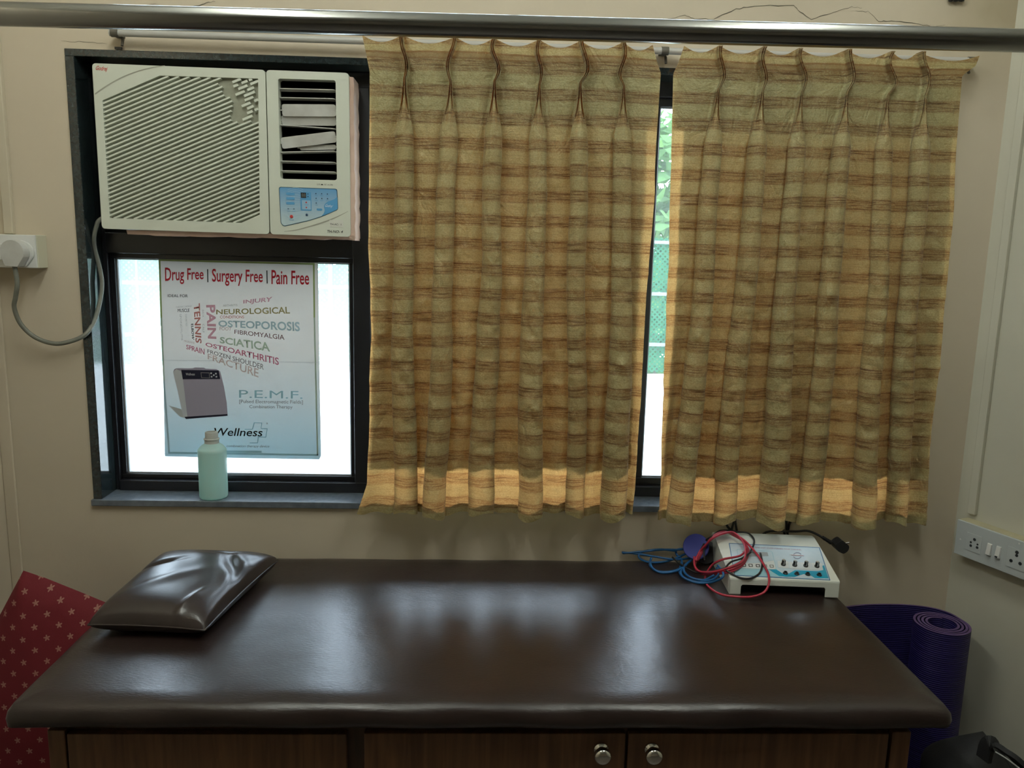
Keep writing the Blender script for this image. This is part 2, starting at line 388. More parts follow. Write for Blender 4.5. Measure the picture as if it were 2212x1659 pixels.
def matfoam(name, col, ribs=True):
    m, nt, out = newmat(name); L = nt.links; tc = nd(nt, 'TexCoord'); p = nd(nt, 'BsdfPrincipled', Roughness=.55)
    p.inputs['Base Color'].default_value = rgb(col)
    wv = nd(nt, 'TexWave', wave_type='BANDS', bands_direction='Z', Scale=55.0); L.new(tc.outputs['Object'], wv.inputs['Vector'])
    bp = nd(nt, 'Bump', Strength=.6, Distance=.0015); L.new(wv.outputs['Fac'], bp.inputs['Height']); L.new(bp.outputs[0], p.inputs['Normal'])
    L.new(p.outputs[0], out.inputs[0]); return m
M['yoga'] = matfoam('purple_ribbed_foam', (.014, .008, .088))
M['yogaend'] = mat('purple_foam_edge', (.10, .055, .15), .7)
M['bag'] = mat('black_nylon', (.006, .006, .007), .7, bump=(400, .3))
M['strapedge'] = mat('pale_strap_edge', (.5, .5, .48), .6)

def plastic_liquid():
    m, nt, out = newmat('frosted_bottle_plastic'); L = nt.links
    d = nd(nt, 'BsdfPrincipled', Roughness=.35); d.inputs['Base Color'].default_value = (.70, .85, .82, 1)
    t = nd(nt, 'BsdfTranslucent'); t.inputs[0].default_value = (.42, .72, .64, 1); mx = nd(nt, 'MixShader'); mx.inputs[0].default_value = .42
    L.new(d.outputs[0], mx.inputs[1]); L.new(t.outputs[0], mx.inputs[2]); L.new(mx.outputs[0], out.inputs[0]); return m
M['bottle'] = plastic_liquid(); M['neck'] = sheet('bottle_neck_plastic', (.62, .62, .58), (.7, .72, .68), .25)
def emis(name, col, s):
    m, nt, out = newmat(name); e = nd(nt, 'Emission', Strength=s); e.inputs[0].default_value = rgb(col); nt.links.new(e.outputs[0], out.inputs[0]); return m

# ================================================================== THE SETTING
XL, XR = -1.309, 1.383                 # room corners on the window wall
RA = math.tan(math.radians(22))        # the right wall runs outwards towards the room
YB = -6.0; ZC = 2.75
WX0, WX1, WZ0, WZ1 = -1.068, 1.215, .886, 2.089   # window opening
VZ0, VZ1 = 2.40, 2.67                  # row of ventilator lights under the ceiling
def struct(o, label): o['kind'] = 'structure'; o['label'] = label; return o
mb = MB()
mb.box(XL-.2, WX0, 0, .2, 0, ZC); mb.box(WX1, XR+.25, 0, .2, 0, ZC); mb.box(WX0, WX1, 0, .2, 0, WZ0); mb.box(WX0, WX1, 0, .2, WZ1, VZ0); mb.box(WX0, WX1, 0, .2, VZ1, ZC)
wall_back = struct(obj('wall_back', mb, M['wall'], fix=False), 'cream painted wall around the window with plaster cracks')
mb = MB().box(XL-.2, XL, YB, 0, 0, ZC); struct(obj('wall_left', mb, M['wall']), 'cream side wall beside the red cushion')
xr2 = XR-YB*RA
mb = MB().add([(XR,0,0),(xr2,YB,0),(xr2+.2,YB,0),(XR+.2,0,0),(XR,0,ZC),(xr2,YB,ZC),(xr2+.2,YB,ZC),(XR+.2,0,ZC)],
              [(0,1,2,3),(4,5,6,7),(0,1,5,4),(1,2,6,5),(2,3,7,6),(3,0,4,7)])
wall_right = struct(obj('wall_right', mb, M['wall2']), 'grey cream side wall with the long switch board')
mb = MB().box(XL-.2, xr2+.2, YB-.2, YB, 0, ZC); struct(obj('wall_front', mb, M['wall']), 'cream wall opposite the window')
mb = MB().box(XL-.2, xr2+.2, YB-.2, .2, -.1, 0); struct(obj('floor', mb, M['floor']), 'tiled floor of the room')
mb = MB().box(XL-.2, xr2+.2, YB-.2, .2, ZC, ZC+.1); struct(obj('ceiling', mb, M['ceil']), 'white ceiling')

# cracks in the plaster above the window: fine dark gaps along a jagged line
def crack(pts, wd):
    P = [at(u, v, 'y', -.0008) for u, v in pts]; Q = []
    for i in range(len(P)-1):
        for k in range(5):
            t = k/5; p = P[i].lerp(P[i+1], t); p.z += random.uniform(-.0018, .0018); Q.append(p)
    Q.append(P[-1]); n = len(Q)
    mb = MB(); vs = []
    for i, p in enumerate(Q):
        h = wd*(.25+.75*math.sin(PI*min(1, max(0, i/(n-1)))))*random.uniform(.5, 1.1); vs += [p+Vector((0, 0, h)), p-Vector((0, 0, h))]
    mb.add(vs, [(2*i, 2*i+1, 2*i+3, 2*i+2) for i in range(n-1)]); obj('crack', mb, M['crack'], wall_back)
crack([(1420, 47), (1480, 32), (1500, 40), (1540, 42), (1590, 20), (1630, 12), (1715, 12), (1730, 26), (1752, 42), (1800, 27), (1840, 15), (1862, 17)], .0010)
crack([(1848, 24), (1875, 25), (1898, 46), (1925, 44), (1970, 48), (2010, 57), (2042, 54)], .0009)
crack([(385, 17), (420, 13), (440, 8), (465, 3)], .0011); crack([(310, 14), (330, 9), (345, 11)], .0005)
crack([(132, 88), (180, 91), (232, 95)], .0006)
# cable trunking on both walls
mb = MB(); mb.box(-1.2480, -1.2245, -.014, 0, 1.623, ZC); struct(obj('trim_1', mb, M['trunk'], bevel=.002), 'cream cable trunking running up to the ceiling above the plug box')
mb = MB(); mb.box(-1.309, -1.276, -.006, 0, 0, ZC); struct(obj('trim_2', mb, M['wall'], bevel=.003), 'plaster strip in the left corner')
def RW(s, off, z):                     # point on the right wall: s metres from the corner, off out of the wall
    n = Vector((1, RA, 0)).normalized(); d = Vector((RA, -1, 0)).normalized(); return Vector((XR, 0, 0))+d*s-n*off+Vector((0, 0, z))
def rbox(mb, s0, s1, o0, o1, z0, z1):
    return mb.add([RW(s0,o0,z0),RW(s1,o0,z0),RW(s1,o1,z0),RW(s0,o1,z0),RW(s0,o0,z1),RW(s1,o0,z1),RW(s1,o1,z1),RW(s0,o1,z1)],
                  [(0,3,2,1),(4,5,6,7),(0,1,5,4),(1,2,6,5),(2,3,7,6),(3,0,4,7)])
mb = rbox(MB(), .040, .063, 0, .013, .905, ZC); struct(obj('trim_3', mb, M['wall2'], bevel=.002), 'cream cable trunking above the long switch board')

# window: granite surround, aluminium frame, panes
win = bpy.data.objects.new('window_1', None); C.objects.link(win); win.location = (.1, .1, WZ0); TM['window_1'] = Matrix.Translation((.1, .1, WZ0))
struct(win, 'wide black framed window in a black granite surround')
G = .018
mb = MB().box(WX0-.004, WX1+.004, -.012, .2, WZ0, WZ0+G); obj('sill', mb, M['sill'], win, bevel=.002)
mb = MB().box(WX0, WX0+.024, -.004, .2, WZ0+G, WZ1-G); obj('jamb', mb, M['granite'], win, bevel=.0015)
mb = MB().box(WX1-G, WX1, -.004, .2, WZ0+G, WZ1-G); obj('jamb', mb, M['granite'], win, bevel=.0015)
mb = MB().box(WX0, WX1, -.004, .2, WZ1-G, WZ1); obj('lintel', mb, M['granite'], win, bevel=.0015)
ZS, ZT = WZ0+G, WZ1-G                   # clear opening .904 .. 2.071
FX0, FX1 = WX0+.024, WX1-G
Y0, Y1 = .085, .135
def bar(name, x0, x1, z0, z1, y0=Y0, y1=Y1, m='alu', b=.002): return obj(name, MB().box(x0, x1, y0, y1, z0, z1), M[m], win, bevel=b)
bar('frame', FX0, FX0+.012, ZS, ZT); bar('frame', FX1-.022, FX1, ZS, ZT)
bar('frame', FX0+.012, FX1-.022, ZS, ZS+.030, .078); bar('frame', FX0+.012, FX1-.022, ZT-.040, ZT)
bar('mullion', -.360, -.312, ZS+.030, ZT-.040, .075); bar('transom', FX0+.012, -.360, 1.578, 1.634, .078)
bar('mullion', .395, .458, ZS+.030, ZT-.040); bar('mullion', .82, .88, ZS+.030, ZT-.040)
def sash(x0, x1, z0, z1, wd, glassm, yy=.112):
    s = MB(); y0, y1 = yy-.014, yy+.014
    bar('sash_rail', x0, x1, z0, z0+wd, y0, y1); bar('sash_rail', x0, x1, z1-wd, z1, y0, y1)
    bar('sash_stile', x0, x0+wd, z0+wd, z1-wd, y0, y1); bar('sash_stile', x1-wd, x1, z0+wd, z1-wd, y0, y1)
    k = .0035                            # gasket line; its pale tone stands for highlights on the sash edges
    g = MB(); a, b, c, d = x0+wd, x1-wd, z0+wd, z1-wd
    g.box(a, b, yy-.004, yy+.002, c, c+k); g.box(a, b, yy-.004, yy+.002, d-k, d); g.box(a, a+k, yy-.004, yy+.002, c+k, d-k); g.box(b-k, b, yy-.004, yy+.002, c+k, d-k)
    obj('gasket', g, M['rubber'], win)
    p = MB().box(a, b, yy+.004, yy+.008, c, d); obj('pane', p, M[glassm], win)
sash(FX0+.012, -.360, ZS+.030, 1.578, .014, 'dustglass')
sash(-.312, .395, ZS+.030, ZT-.040, .022, 'glass'); sash(.458, .82, ZS+.030, ZT-.040, .022, 'glass'); sash(.88, FX1-.022, ZS+.030, ZT-.040, .022, 'glass')
# black board that closes the frame around the air conditioner
mb = MB().plate([(FX0+.012, 1.634), (-.360, 1.634), (-.360, ZT-.04), (FX0+.012, ZT-.04)], [[(-.985, 1.642), (-.985, 2.018), (-.372, 2.018), (-.372, 1.642)]], lambda x, z, d: Vector((x, d, z)), .10, .112)
obj('infill_board', mb, M['blackboard'], win)

# ventilator lights above the lintel
ven = bpy.data.objects.new('window_2', None); C.objects.link(ven); ven.location = (.1, .1, VZ0); TM['window_2'] = Matrix.Translation((.1, .1, VZ0))
struct(ven, 'row of ventilator lights in the wall above the window')
obj('frame', MB().plate([(WX0, VZ0), (WX1, VZ0), (WX1, VZ1), (WX0, VZ1)], [[(WX0+.03, VZ0+.03), (WX1-.03, VZ0+.03), (WX1-.03, VZ1-.03), (WX0+.03, VZ1-.03)]], lambda x, z, d: Vector((x, d, z)), .08, .12), M['alu'], ven)
for k in range(1, 4): x = WX0+(WX1-WX0)*k/4; obj('mullion', MB().box(x-.012, x+.012, .085, .115, VZ0+.0305, VZ1-.0305), M['alu'], ven)
for k in range(4): a_, b_ = WX0+(WX1-WX0)*k/4, WX0+(WX1-WX0)*(k+1)/4; obj('pane', MB().box(a_+.0125+(.018 if k == 0 else 0), b_-.0125-(.018 if k == 3 else 0), .098, .102, VZ0+.031, VZ1-.031), M['glass'], ven)

# ================================================================== AIR CONDITIONER
AY = -.020                               # plane of the front panel
ax0, ax1, az0, az1 = -.9935, -.3505, 1.638, 2.052; axm = -.5605
ac = thing('window_air_conditioner', 'off-white window air conditioner with diagonal grille and blue control label', 'air conditioner', ((ax0+ax1)/2, .1, az0))
mb = MB().box(ax0+.012, ax1-.024, AY+.170, .42, az0+.008, az1-.040); obj('casing', mb, M['acinner'], ac)
g1 = lambda u, v, y=AY: at(u/2.765, v/2.765, 'y', y)     # measured on the enlarged picture of the grille
to = lambda x, z, d: Vector((x, d, z))
hole = [(p.x, p.z) for p in [g1(612, 600), g1(955, 452), g1(1541, 470), g1(1551, 1282), g1(1440, 1331), g1(655, 1302)]]
outer = rpoly([(ax0, az0+.004), (axm-.0012, az0), (axm-.0012, az1-.003), (ax0, az1)], .010)
mb = MB().plate(outer, [hole], to, AY, AY+.03); obj('front_panel', mb, M['acplastic'], ac, bevel=.0025)
mb = MB().box(ax0+.02, axm-.01, AY+.0105, AY+.015, az0+.02, az1-.02); obj('filter', mb, M['acgap'], ac)
def clip_line(poly, p, d):               # parameters where a line crosses a polygon
    ts = []
    for i in range(len(poly)):
        a, b = Vector(poly[i]), Vector(poly[(i+1) % len(poly)]); e = b-a; den = d.x*e.y-d.y*e.x
        if abs(den) < 1e-9: continue
        t = ((a.x-p.x)*e.y-(a.y-p.y)*e.x)/den; s = ((a.x-p.x)*d.y-(a.y-p.y)*d.x)/den
        if 0 <= s <= 1: ts.append(t)
    return (min(ts), max(ts)) if len(ts) >= 2 else None
sd = Vector((1, .425)).normalized(); sn = Vector((-sd.y, sd.x)); pitch = .01118*sd.x
p0 = Vector(hole[0]); k = -1; nsl = 0
dead = [(p.x, p.z) for p in [g1(1290, 470), g1(1541, 470), g1(1541, 730), g1(1350, 720), g1(1395, 610), g1(1330, 560)]]
hz = [p[1] for p in hole]
def slat(a, b, wd=.0021, dep=.0085, name='slat', m='acslat'):
    a3, b3 = to(a.x, a.y, AY+.001), to(b.x, b.y, AY+.001); n3 = Vector((sn.x, 0, sn.y)); bk = Vector((0, dep, 0))+Vector((sn.x, 0, sn.y))*-.0022
    mb = MB(); c = [a3+n3*wd, a3-n3*wd, a3-n3*wd*.7+bk, a3+n3*wd*.7+bk]; e = [b3+n3*wd, b3-n3*wd, b3-n3*wd*.7+bk, b3+n3*wd*.7+bk]
    mb.add(c+e, [(0,1,2,3),(7,6,5,4),(0,4,5,1),(1,5,6,2),(2,6,7,3),(3,7,4,0)]); return obj(name, mb, M[m], ac)
for k in range(-2, 75):
    p = p0 - sn*(pitch*(k+.6)); r = clip_line(hole, p, sd)
    if not r or r[1]-r[0] < .006: continue
    t0, t1 = r; q = clip_line(dead, p, sd)
    if q and q[1]-q[0] > .012:            # snapped slats: stubs in the damaged corner
        e0 = max(t0, q[0]+random.uniform(-.008, .008))
        if e0-t0 > .006: slat(p+sd*t0, p+sd*e0)
        e1 = min(t1, q[1]); s0 = e0+random.uniform(.012, .05)
        while s0 < e1-.008:
            s1 = min(e1, s0+random.uniform(.012, .035)); slat(p+sd*s0, p+sd*s1, .0030, .005, 'broken_slat'); s0 = s1+random.uniform(.004, .018)
        if t1-q[1] > .008: slat(p+sd*q[1], p+sd*t1)
    else: slat(p+sd*t0, p+sd*t1)
# curved groove across the upper left corner
arc = [g1(568, 562), g1(640, 512), g1(730, 462), g1(830, 424), g1(920, 402), g1(985, 392)]
mb = MB(); A_ = spline(arc, 5); vs = []
for i, p in enumerate(A_): h = .0016*(1-.5*i/len(A_)); vs += [p+Vector((-.0006, -.0005, h)), p+Vector((.0006, -.0005, -h))]
mb.add(vs, [(2*i, 2*i+1, 2*i+3, 2*i+2) for i in range(len(A_)-1)]); obj('groove', mb, M['groove'], ac)
lettering('Godrej', [g1(574, 392, AY-.0008), g1(645, 398, AY-.0008), g1(640, 432, AY-.0008), g1(571, 425, AY-.0008)], M['red'], ac, bold=.012, shear=.35)['label'] = 'red script maker name'
# right hand panel with the air outlet
g3 = lambda u, v, y=AY: at(580+u/3.95, 120+v/3.95, 'y', y)
a, b = g3(80, 196), g3(583, 1064)
lx0, lx1, lz0, lz1 = a.x, b.x, b.z, a.z
op = rrect(lx0, lx1, lz0, lz1, .006)
outer = rpoly([(axm+.0012, az0), (ax1, az0-.002), (ax1, az1-.004), (axm+.0012, az1-.003)], .010)
mb = MB().plate(outer, [op], to, AY, AY+.03); obj('outlet_panel', mb, M['acplastic'], ac, bevel=.003)
mb = MB().plate([(lx0-.003, lz0-.003), (lx1+.003, lz0-.003), (lx1+.003, lz1+.003), (lx0-.003, lz1+.003)], [op], to, AY+.028, AY+.055); obj('outlet_duct', mb, M['acplastic'], ac)
cr = [(ax0+.012, az0+.008), (ax1-.012, az0+.008), (ax1-.012, az1-.012), (ax0+.012, az1-.012)]
mb = MB().plate(cr, [[(lx0-.012, lz0-.012), (lx0-.012, lz1+.012), (lx1+.012, lz1+.012), (lx1+.012, lz0-.012)]], to, AY+.0305, AY+.169); obj('chassis', mb, M['acinner'], ac)
mb = MB().box(lx0-.01, lx1+.01, AY+.16, AY+.165, lz0-.01, lz1+.01); mb.box(lx0-.01, lx0, AY+.056, AY+.16, lz0-.01, lz1+.01); mb.box(lx1, lx1+.01, AY+.056, AY+.16, lz0-.01, lz1+.01)
mb.box(lx0, lx1, AY+.056, AY+.16, lz1, lz1+.01); mb.box(lx0, lx1, AY+.056, AY+.16, lz0-.01, lz0); obj('duct_lining', mb, M['acdark'], ac)
z4 = lambda u, v, y: at(600+u/6.914, 160+v/6.914, 'y', y)
# upright vanes deep in the duct
for u0, u1, dy in ((412, 470, .02), (545, 815, .0)):
    p, q = z4(u0, 150, AY+.10), z4(u1, 1620, AY+.10)
    mb = MB().obox(((p.x+q.x)/2, AY+.105+dy, (lz0+lz1)/2), ((q.x-p.x)/2, .018, 0), (-.0004, .0012, 0), (0, 0, (lz1-lz0)/2-.002)); obj('vane', mb, M['acinner'], ac)
def blade(l, r, halfw, tilt, y=AY+.022, curve=0):        # louvre blade from left pixel to right pixel, tilt about its length
    L_, R_ = z4(*l, y), z4(*r, y); c = (L_+R_)/2; d = (R_-L_); ln = d.length/2; d.normalize()
    up = Vector((0, 0, 1)); up = (up-d*up.dot(d)).normalized(); n = d.cross(up)
    wv = up*math.cos(tilt)+n*math.sin(tilt); nn = d.cross(wv)
    o2 = rrect(-ln, ln, -halfw, halfw, min(halfw*.7, .006))
    mb = MB().plate(o2, [], lambda a, b, t: c+d*a+wv*b+nn*t, -.0011, .0011); bl = obj('louvre_blade', mb, M['dirtywhite'], ac, bevel=.0006)
    obj('pivot_pin', MB().cyl(L_-d*.006, L_+d*.004, .0016, 8), M['dirtywhite'], bl); obj('pivot_pin', MB().cyl(R_-d*.004, R_+d*.004, .0016, 8), M['dirtywhite'], bl)
lev = math.radians(82)
blade((35, 238), (865, 258), .0125, lev); blade((35, 372), (865, 390), .0125, lev)
blade((65, 540), (868, 545), .0150, .12, AY+.016); blade((58, 690), (868, 700), .0125, .35, AY+.026)
blade((20, 768), (870, 828), .0115, math.radians(88)); blade((55, 1035), (868, 935), .0142, .15, AY+.014)
blade((330, 1100), (868, 1090), .0065, .2, AY+.024)
blade((38, 1180), (865, 1162), .0110, math.radians(84)); blade((42, 1315), (868, 1335), .0125, lev); blade((50, 1460), (875, 1480), .0135, lev)
for u, v0, v1 in ((88, 175, 360), (72, 800, 930), (92, 1190, 1430)):
    mb = MB().cyl(z4(u, v0, AY+.034), z4(u+6, v1, AY+.034), .0016, 8); obj('linkage_rod', mb, M['dirtywhite'], ac)
# control label
z2 = lambda u, v, d=0: at(600+u/12.76, 390+v/12.76, 'y', AY-.0004-d)
def gradblue():
    m, nt, out = newmat('control_label_print'); L = nt.links; tc = nd(nt, 'TexCoord'); s = nd(nt, 'SeparateXYZ'); L.new(tc.outputs['Generated'], s.inputs[0])
    r = nd(nt, 'ValToRGB'); L.new(s.outputs[2], r.inputs[0]); r.color_ramp.elements[0].color = (.50, .63, .68, 1); r.color_ramp.elements[1].color = (.13, .34, .60, 1)
    r.color_ramp.elements[0].position = .15; p = nd(nt, 'BsdfPrincipled', Roughness=.3); L.new(r.outputs[0], p.inputs['Base Color']); L.new(p.outputs[0], out.inputs[0]); return m
def flat(name, pts, m, d, par, r=0):
    if r: pts = rpoly(pts, r)
    return patch(name, [z2(u, v, d) for u, v in pts], m, par, .0003)
edge = flat('label_border', [(30, 172), (1640, 228), (1665, 800), (1250, 985), (860, 1110), (170, 1270), (80, 1180)], M['darkline'], 0, ac, 60)
lab = flat('control_label', [(46, 190), (1622, 246), (1645, 790), (1250, 968), (860, 1092), (170, 1250), (95, 1170)], gradblue(), .0004, ac, 60); lab['label'] = 'light blue printed control label'
M['paleblue'] = mat('pale_blue_print', (.42, .60, .72), .35)
for k in range(15):                      # fine curved print lines
    v = 250+k*56; amp = 60*math.cos(PI*k/14)
    P = [(370+u*43*1.0-max(0, 160-abs(k-7)*0)*.6, v-amp*math.sin(PI*u/10)) for u in range(11)]
    pts = P+[(u, w_+7) for u, w_ in reversed(P)]
    if 2 < k: pts = [(u-60, v_) for u, v_ in pts]
    flat('print_line', pts, M['paleblue'], .0008, lab)
flat('print_swoosh', [(1640, 440), (1560, 520), (1400, 570), (1300, 640), (1270, 720), (1300, 820), (1270, 910), (1190, 985), (1440, 890), (1655, 785)], M['blueink'], .0008, lab, 40)
def disc(u, v, r, m, name, par, d=.0009, h=.0012):
    c = z2(u, v, d); mb = MB().lathe([(r, 0), (r, h*.7), (r*.8, h)], 18, c, (0, -1, 0)); return obj(name, mb, M[m], par)
for v in (368, 495, 625): flat('button', [(228, v-36), (460, v-30), (472, v+38), (238, v+34)], M['blueink'], .0010, lab, 34)
flat('display_housing', [(615, 310), (915, 320), (935, 835), (632, 828)], M['blueink'], .0008, lab, 20)
flat('display', [(632, 330), (780, 335), (784, 480), (640, 475)], M['black'], .0012, lab)
M['seg'] = mat('unlit_segments', (.16, .16, .15), .5)
lettering('88', [z2(655, 355, .0017), z2(765, 358, .0017), z2(768, 455, .0017), z2(660, 450, .0017)], M['seg'], lab, bold=.01)
flat('key', [(662, 540), (905, 548), (915, 800), (672, 795)], mat('pale_key', (.30, .50, .68), .35), .0012, lab, 18)
flat('arrow', [(785, 570), (815, 622), (755, 618)], M['red'], .0016, lab); flat('arrow', [(765, 725), (815, 730), (795, 772)], M['red'], .0016, lab)
M['navy'] = mat('navy_print', (.015, .05, .12), .4)
lettering('TEMP', [z2(735, 655, .0016), z2(850, 660, .0016), z2(850, 690, .0016), z2(735, 685, .0016)], M['blueink'], lab)
for u, v in ((1052, 362), (1210, 365), (1368, 372), (1058, 490), (1214, 495), (1372, 500), (1062, 620), (288, 778), (446, 783), (832, 370), (834, 442)): disc(u, v, .0014, 'navy', 'indicator', lab)
for b_, u, v in (('HIGH', 1060, 418), ('MED', 1212, 420), ('LOW', 1370, 426), ('FAN', 1064, 548), ('DRY', 1214, 550), ('AUTO', 1365, 548), ('COOL', 1066, 675), ('TIMER', 295, 840), ('SLEEP', 450, 842)):
    lettering(b_, [z2(u-40, v-12, .0012), z2(u+40, v-10, .0012), z2(u+40, v+14, .0012), z2(u-40, v+12, .0012)], M['blueink'], lab)
flat('button', [(1068, 768), (1222, 772), (1232, 832), (1078, 830)], M['blueink'], .0010, lab, 30)
disc(380, 992, .0042, 'red', 'power_button', lab, .0009, .002); disc(800, 945, .0030, 'navy', 'sensor_window', lab)
lettering('POWER', [z2(318, 1068, .0012), z2(450, 1074, .0012), z2(450, 1100, .0012), z2(320, 1092, .0012)], M['blueink'], lab, bold=.01)
M['whiteink'] = mat('white_print', (.75, .8, .85), .5)
lettering('Godrej', [z2(1320, 645, .0014), z2(1530, 670, .0014), z2(1490, 765, .0014), z2(1300, 750, .0014)], M['whiteink'], lab, shear=.4)
lettering('CLOSE', [z2(1075, 85), z2(1170, 88), z2(1170, 126), z2(1075, 124)], M['seg'], ac, bold=.02); lettering('VENT', [z2(1275, 92), z2(1345, 94), z2(1345, 132), z2(1275, 130)], M['seg'], ac, bold=.02)
lettering('OPEN', [z2(1440, 98), z2(1518, 100), z2(1518, 138), z2(1440, 136)], M['seg'], ac, bold=.02)
flat('vent_mark', [(1185, 124), (1195, 104), (1220, 92), (1245, 104), (1255, 126)], M['inkblack'], 0, ac); flat('vent_mark', [(1360, 128), (1375, 116), (1400, 108), (1425, 118), (1440, 130), (1400, 122)], M['seg'], 0, ac)
st = flat('asset_sticker', [(1425, 1082), (1808, 1095), (1806, 1290), (1425, 1272)], mat('sticker_white', (.66, .66, .60), .5), 0, ac)
lettering('TH-AC-  1', [z2(1442, 1178, .0006), z2(1750, 1190, .0006), z2(1750, 1240, .0006), z2(1442, 1228, .0006)], M['inkblack'], st, bold=.012)
lettering('TH-NO- 4', [z2(1360, 1365), z2(1800, 1375), z2(1790, 1450), z2(1365, 1440)], M['inkblack'], ac, bold=.02, shear=.2)
A_ = spline([z2(180, 1405), z2(500, 1365), z2(800, 1290), z2(1150, 1185), z2(1450, 1080), z2(1700, 970), z2(1935, 850)], 4); vs = []
for i, p in enumerate(A_): h = .0005+.0012*math.sin(PI*i/(len(A_)-1)); vs += [p+Vector((0, 0, h)), p-Vector((0, 0, h))]
obj('groove', MB().add(vs, [(2*i, 2*i+1, 2*i+3, 2*i+2) for i in range(len(A_)-1)]), M['groove'], ac)
# foam packing strip down the right side and along the bottom
def ragged(x0, x1, z0, z1, vert):
    n = 26; mb = MB(); vs = []
    for i in range(n):
        t = i/(n-1); j = random.uniform(-.0016, .0016)
        if vert: z = z0+(z1-z0)*t; q = [(x0, z), (x1+j, z)]
        else: x = x0+(x1-x0)*t; q = [(x, z1), (x, z0+j)]
        vs += [Vector((q[0][0], AY+.006, q[0][1])), Vector((q[1][0], AY+.012, q[1][1])), Vector((q[1][0], AY+.10, q[1][1])), Vector((q[0][0], AY+.10, q[0][1]))]
    fs = [(0, 1, 2, 3), tuple(4*(n-1)+k for k in (3, 2, 1, 0))]
    for i in range(n-1):
        for k in range(4): fs.append((4*i+k, 4*i+(k+1) % 4, 4*i+4+(k+1) % 4, 4*i+4+k))
    return mb.add(vs, fs)
obj('packing_strip', ragged(ax1-.004, ax1+.011, az0-.006, az1-.012, True), M['foam'], ac)['label'] = 'pinkish foam packing strip'
obj('packing_strip', ragged(ax0+.06, ax1+.010, az0-.010, az0+.002, False), M['foam'], ac)['label'] = 'pinkish foam packing strip'

# ================================================================== SWITCH BOX AND CORD ON THE LEFT
sb = thing('switch_box', 'white surface switch box holding a round plug beside the window', 'switch box', (-1.2, 0, 1.535))
mb = MB().box(-1.305, -1.147, -.048, -.0005, 1.537, 1.622); obj('box', mb, mat('cream_plastic', (.60, .58, .45), .5), sb, bevel=.002)
mb = MB().box(-1.305, -1.148, -.054, -.0485, 1.5375, 1.6215); obj('face_plate', mb, M['white'], sb, bevel=.002)
c = at(4, 545, 'y', -.055); mb = MB().box(c.x-.010, c.x+.006, -.060, -.0545, c.z-.020, c.z+.022); obj('rocker_switch', mb, M['white'], sb, bevel=.002)
mb = MB().box(c.x+.002, c.x+.0065, -.0612, -.0603, c.z-.016, c.z+.010); obj('switch_gap', mb, M['black'], sb)
cord = thing('power_cord', 'thick grey power cord with grey round plug looping to the air conditioner', 'power cord', (-1.19, -.06, 1.50))
pc = at(33, 545, 'y', -.075); ang = .25
o2 = [(.031*math.cos(t)*1.0, .031*math.sin(t)) for t in [math.radians(a) for a in range(-20, 201, 13)]]
o2 = [(x, z) for x, z in o2]+[(-.020, -.034), (.012, -.036)]
mb = MB().plate(o2, [], lambda x, z, d: Vector((pc.x+x*math.cos(ang)-0, d, pc.z+z)), -.092, -.062); obj('plug', mb, M['dirtywhite'], cord, bevel=.004, seg=3)
mb = MB().plate([(x*1.1, z*.98) for x, z in o2], [], lambda x, z, d: Vector((pc.x+x+.003, d, pc.z+z)), -.062, -.0545); obj('plug_rim', mb, M['white'], cord, bevel=.002)
cp = [(pc.x-.003, -.078, pc.z-.030)]
for u, v, y in ((37, 610, -.075), (34, 640, -.065), (31, 665, -.055), (45, 700, -.045), (75, 728, -.038), (115, 742, -.034), (150, 738, -.030), (185, 722, -.018), (205, 690, .012), (216, 650, .035), (220, 610, .045), (213, 570, .045), (205, 540, .040), (203, 515, .030), (208, 490, .030), (217, 474, .035)):
    p = at(u, v, 'y', y); cp.append(tuple(p))
cp.append((cp[-1][0]+.04, .05, cp[-1][2]+.02))
obj('cable', MB().tube(cp, .0058, 12, 8), M['greycable'], cord, smooth=True)

# ================================================================== CURTAIN ROD, PIPE
ry, rz = -.036, 2.1225
rod = thing('curtain_rod', 'slim painted curtain rod fixed above the window', 'curtain rod', (.1, ry, rz))
mb = MB().cyl((-.938, ry, rz), (1.268, ry, rz), .0085, 18); obj('tube', mb, M['rod'], rod, smooth=False); autosmooth(rod.children[0])
for bx in (-.925, .455, 1.255):
    b = MB().box(bx-.010, bx+.010, ry+.006, -.0005, rz-.005, rz+.005); b.lathe([(.0105, 0), (.0105, .018)], 16, (bx-.009, ry, rz), (1, 0, 0)); br = obj('bracket', b, M['iron'], rod)
    obj('screw', MB().cyl((bx+.008, -.018, rz-.026), (bx+.008, -.010, rz-.008), .0035, 10), M['iron'], br)
mb = MB().box(-.942, -.924, -.004, -.0005, 2.0905, 2.0965); tag(obj('wall_clip', mb, M['black']), 'tiny black clip stuck to the wall under the rod end', 'clip')
py = -.80; pl, prr = at(0, 30, 'y', py), at(2212, 88, 'y', py); sl = (prr-pl)/(prr.x-pl.x)
pa = pl+sl*(XL-pl.x); xe = (XR-py*RA); pb = pl+sl*(xe-pl.x)
pipe = thing('steel_pipe', 'long stainless steel pipe spanning the room overhead', 'pipe', (0, py, 1.96))
o = obj('tube', MB().cyl(pa, pb, .0186, 40), M['steel'], pipe); autosmooth(o)
obj('flange', MB().lathe([(.034, 0), (.034, .005), (.022, .010)], 28, pa, (1, 0, 0)), M['steel'], pipe)
obj('flange', MB().lathe([(.034, 0), (.034, .006), (.022, .03)], 28, pb, (-1, 0, 0)), M['steel'], pipe)

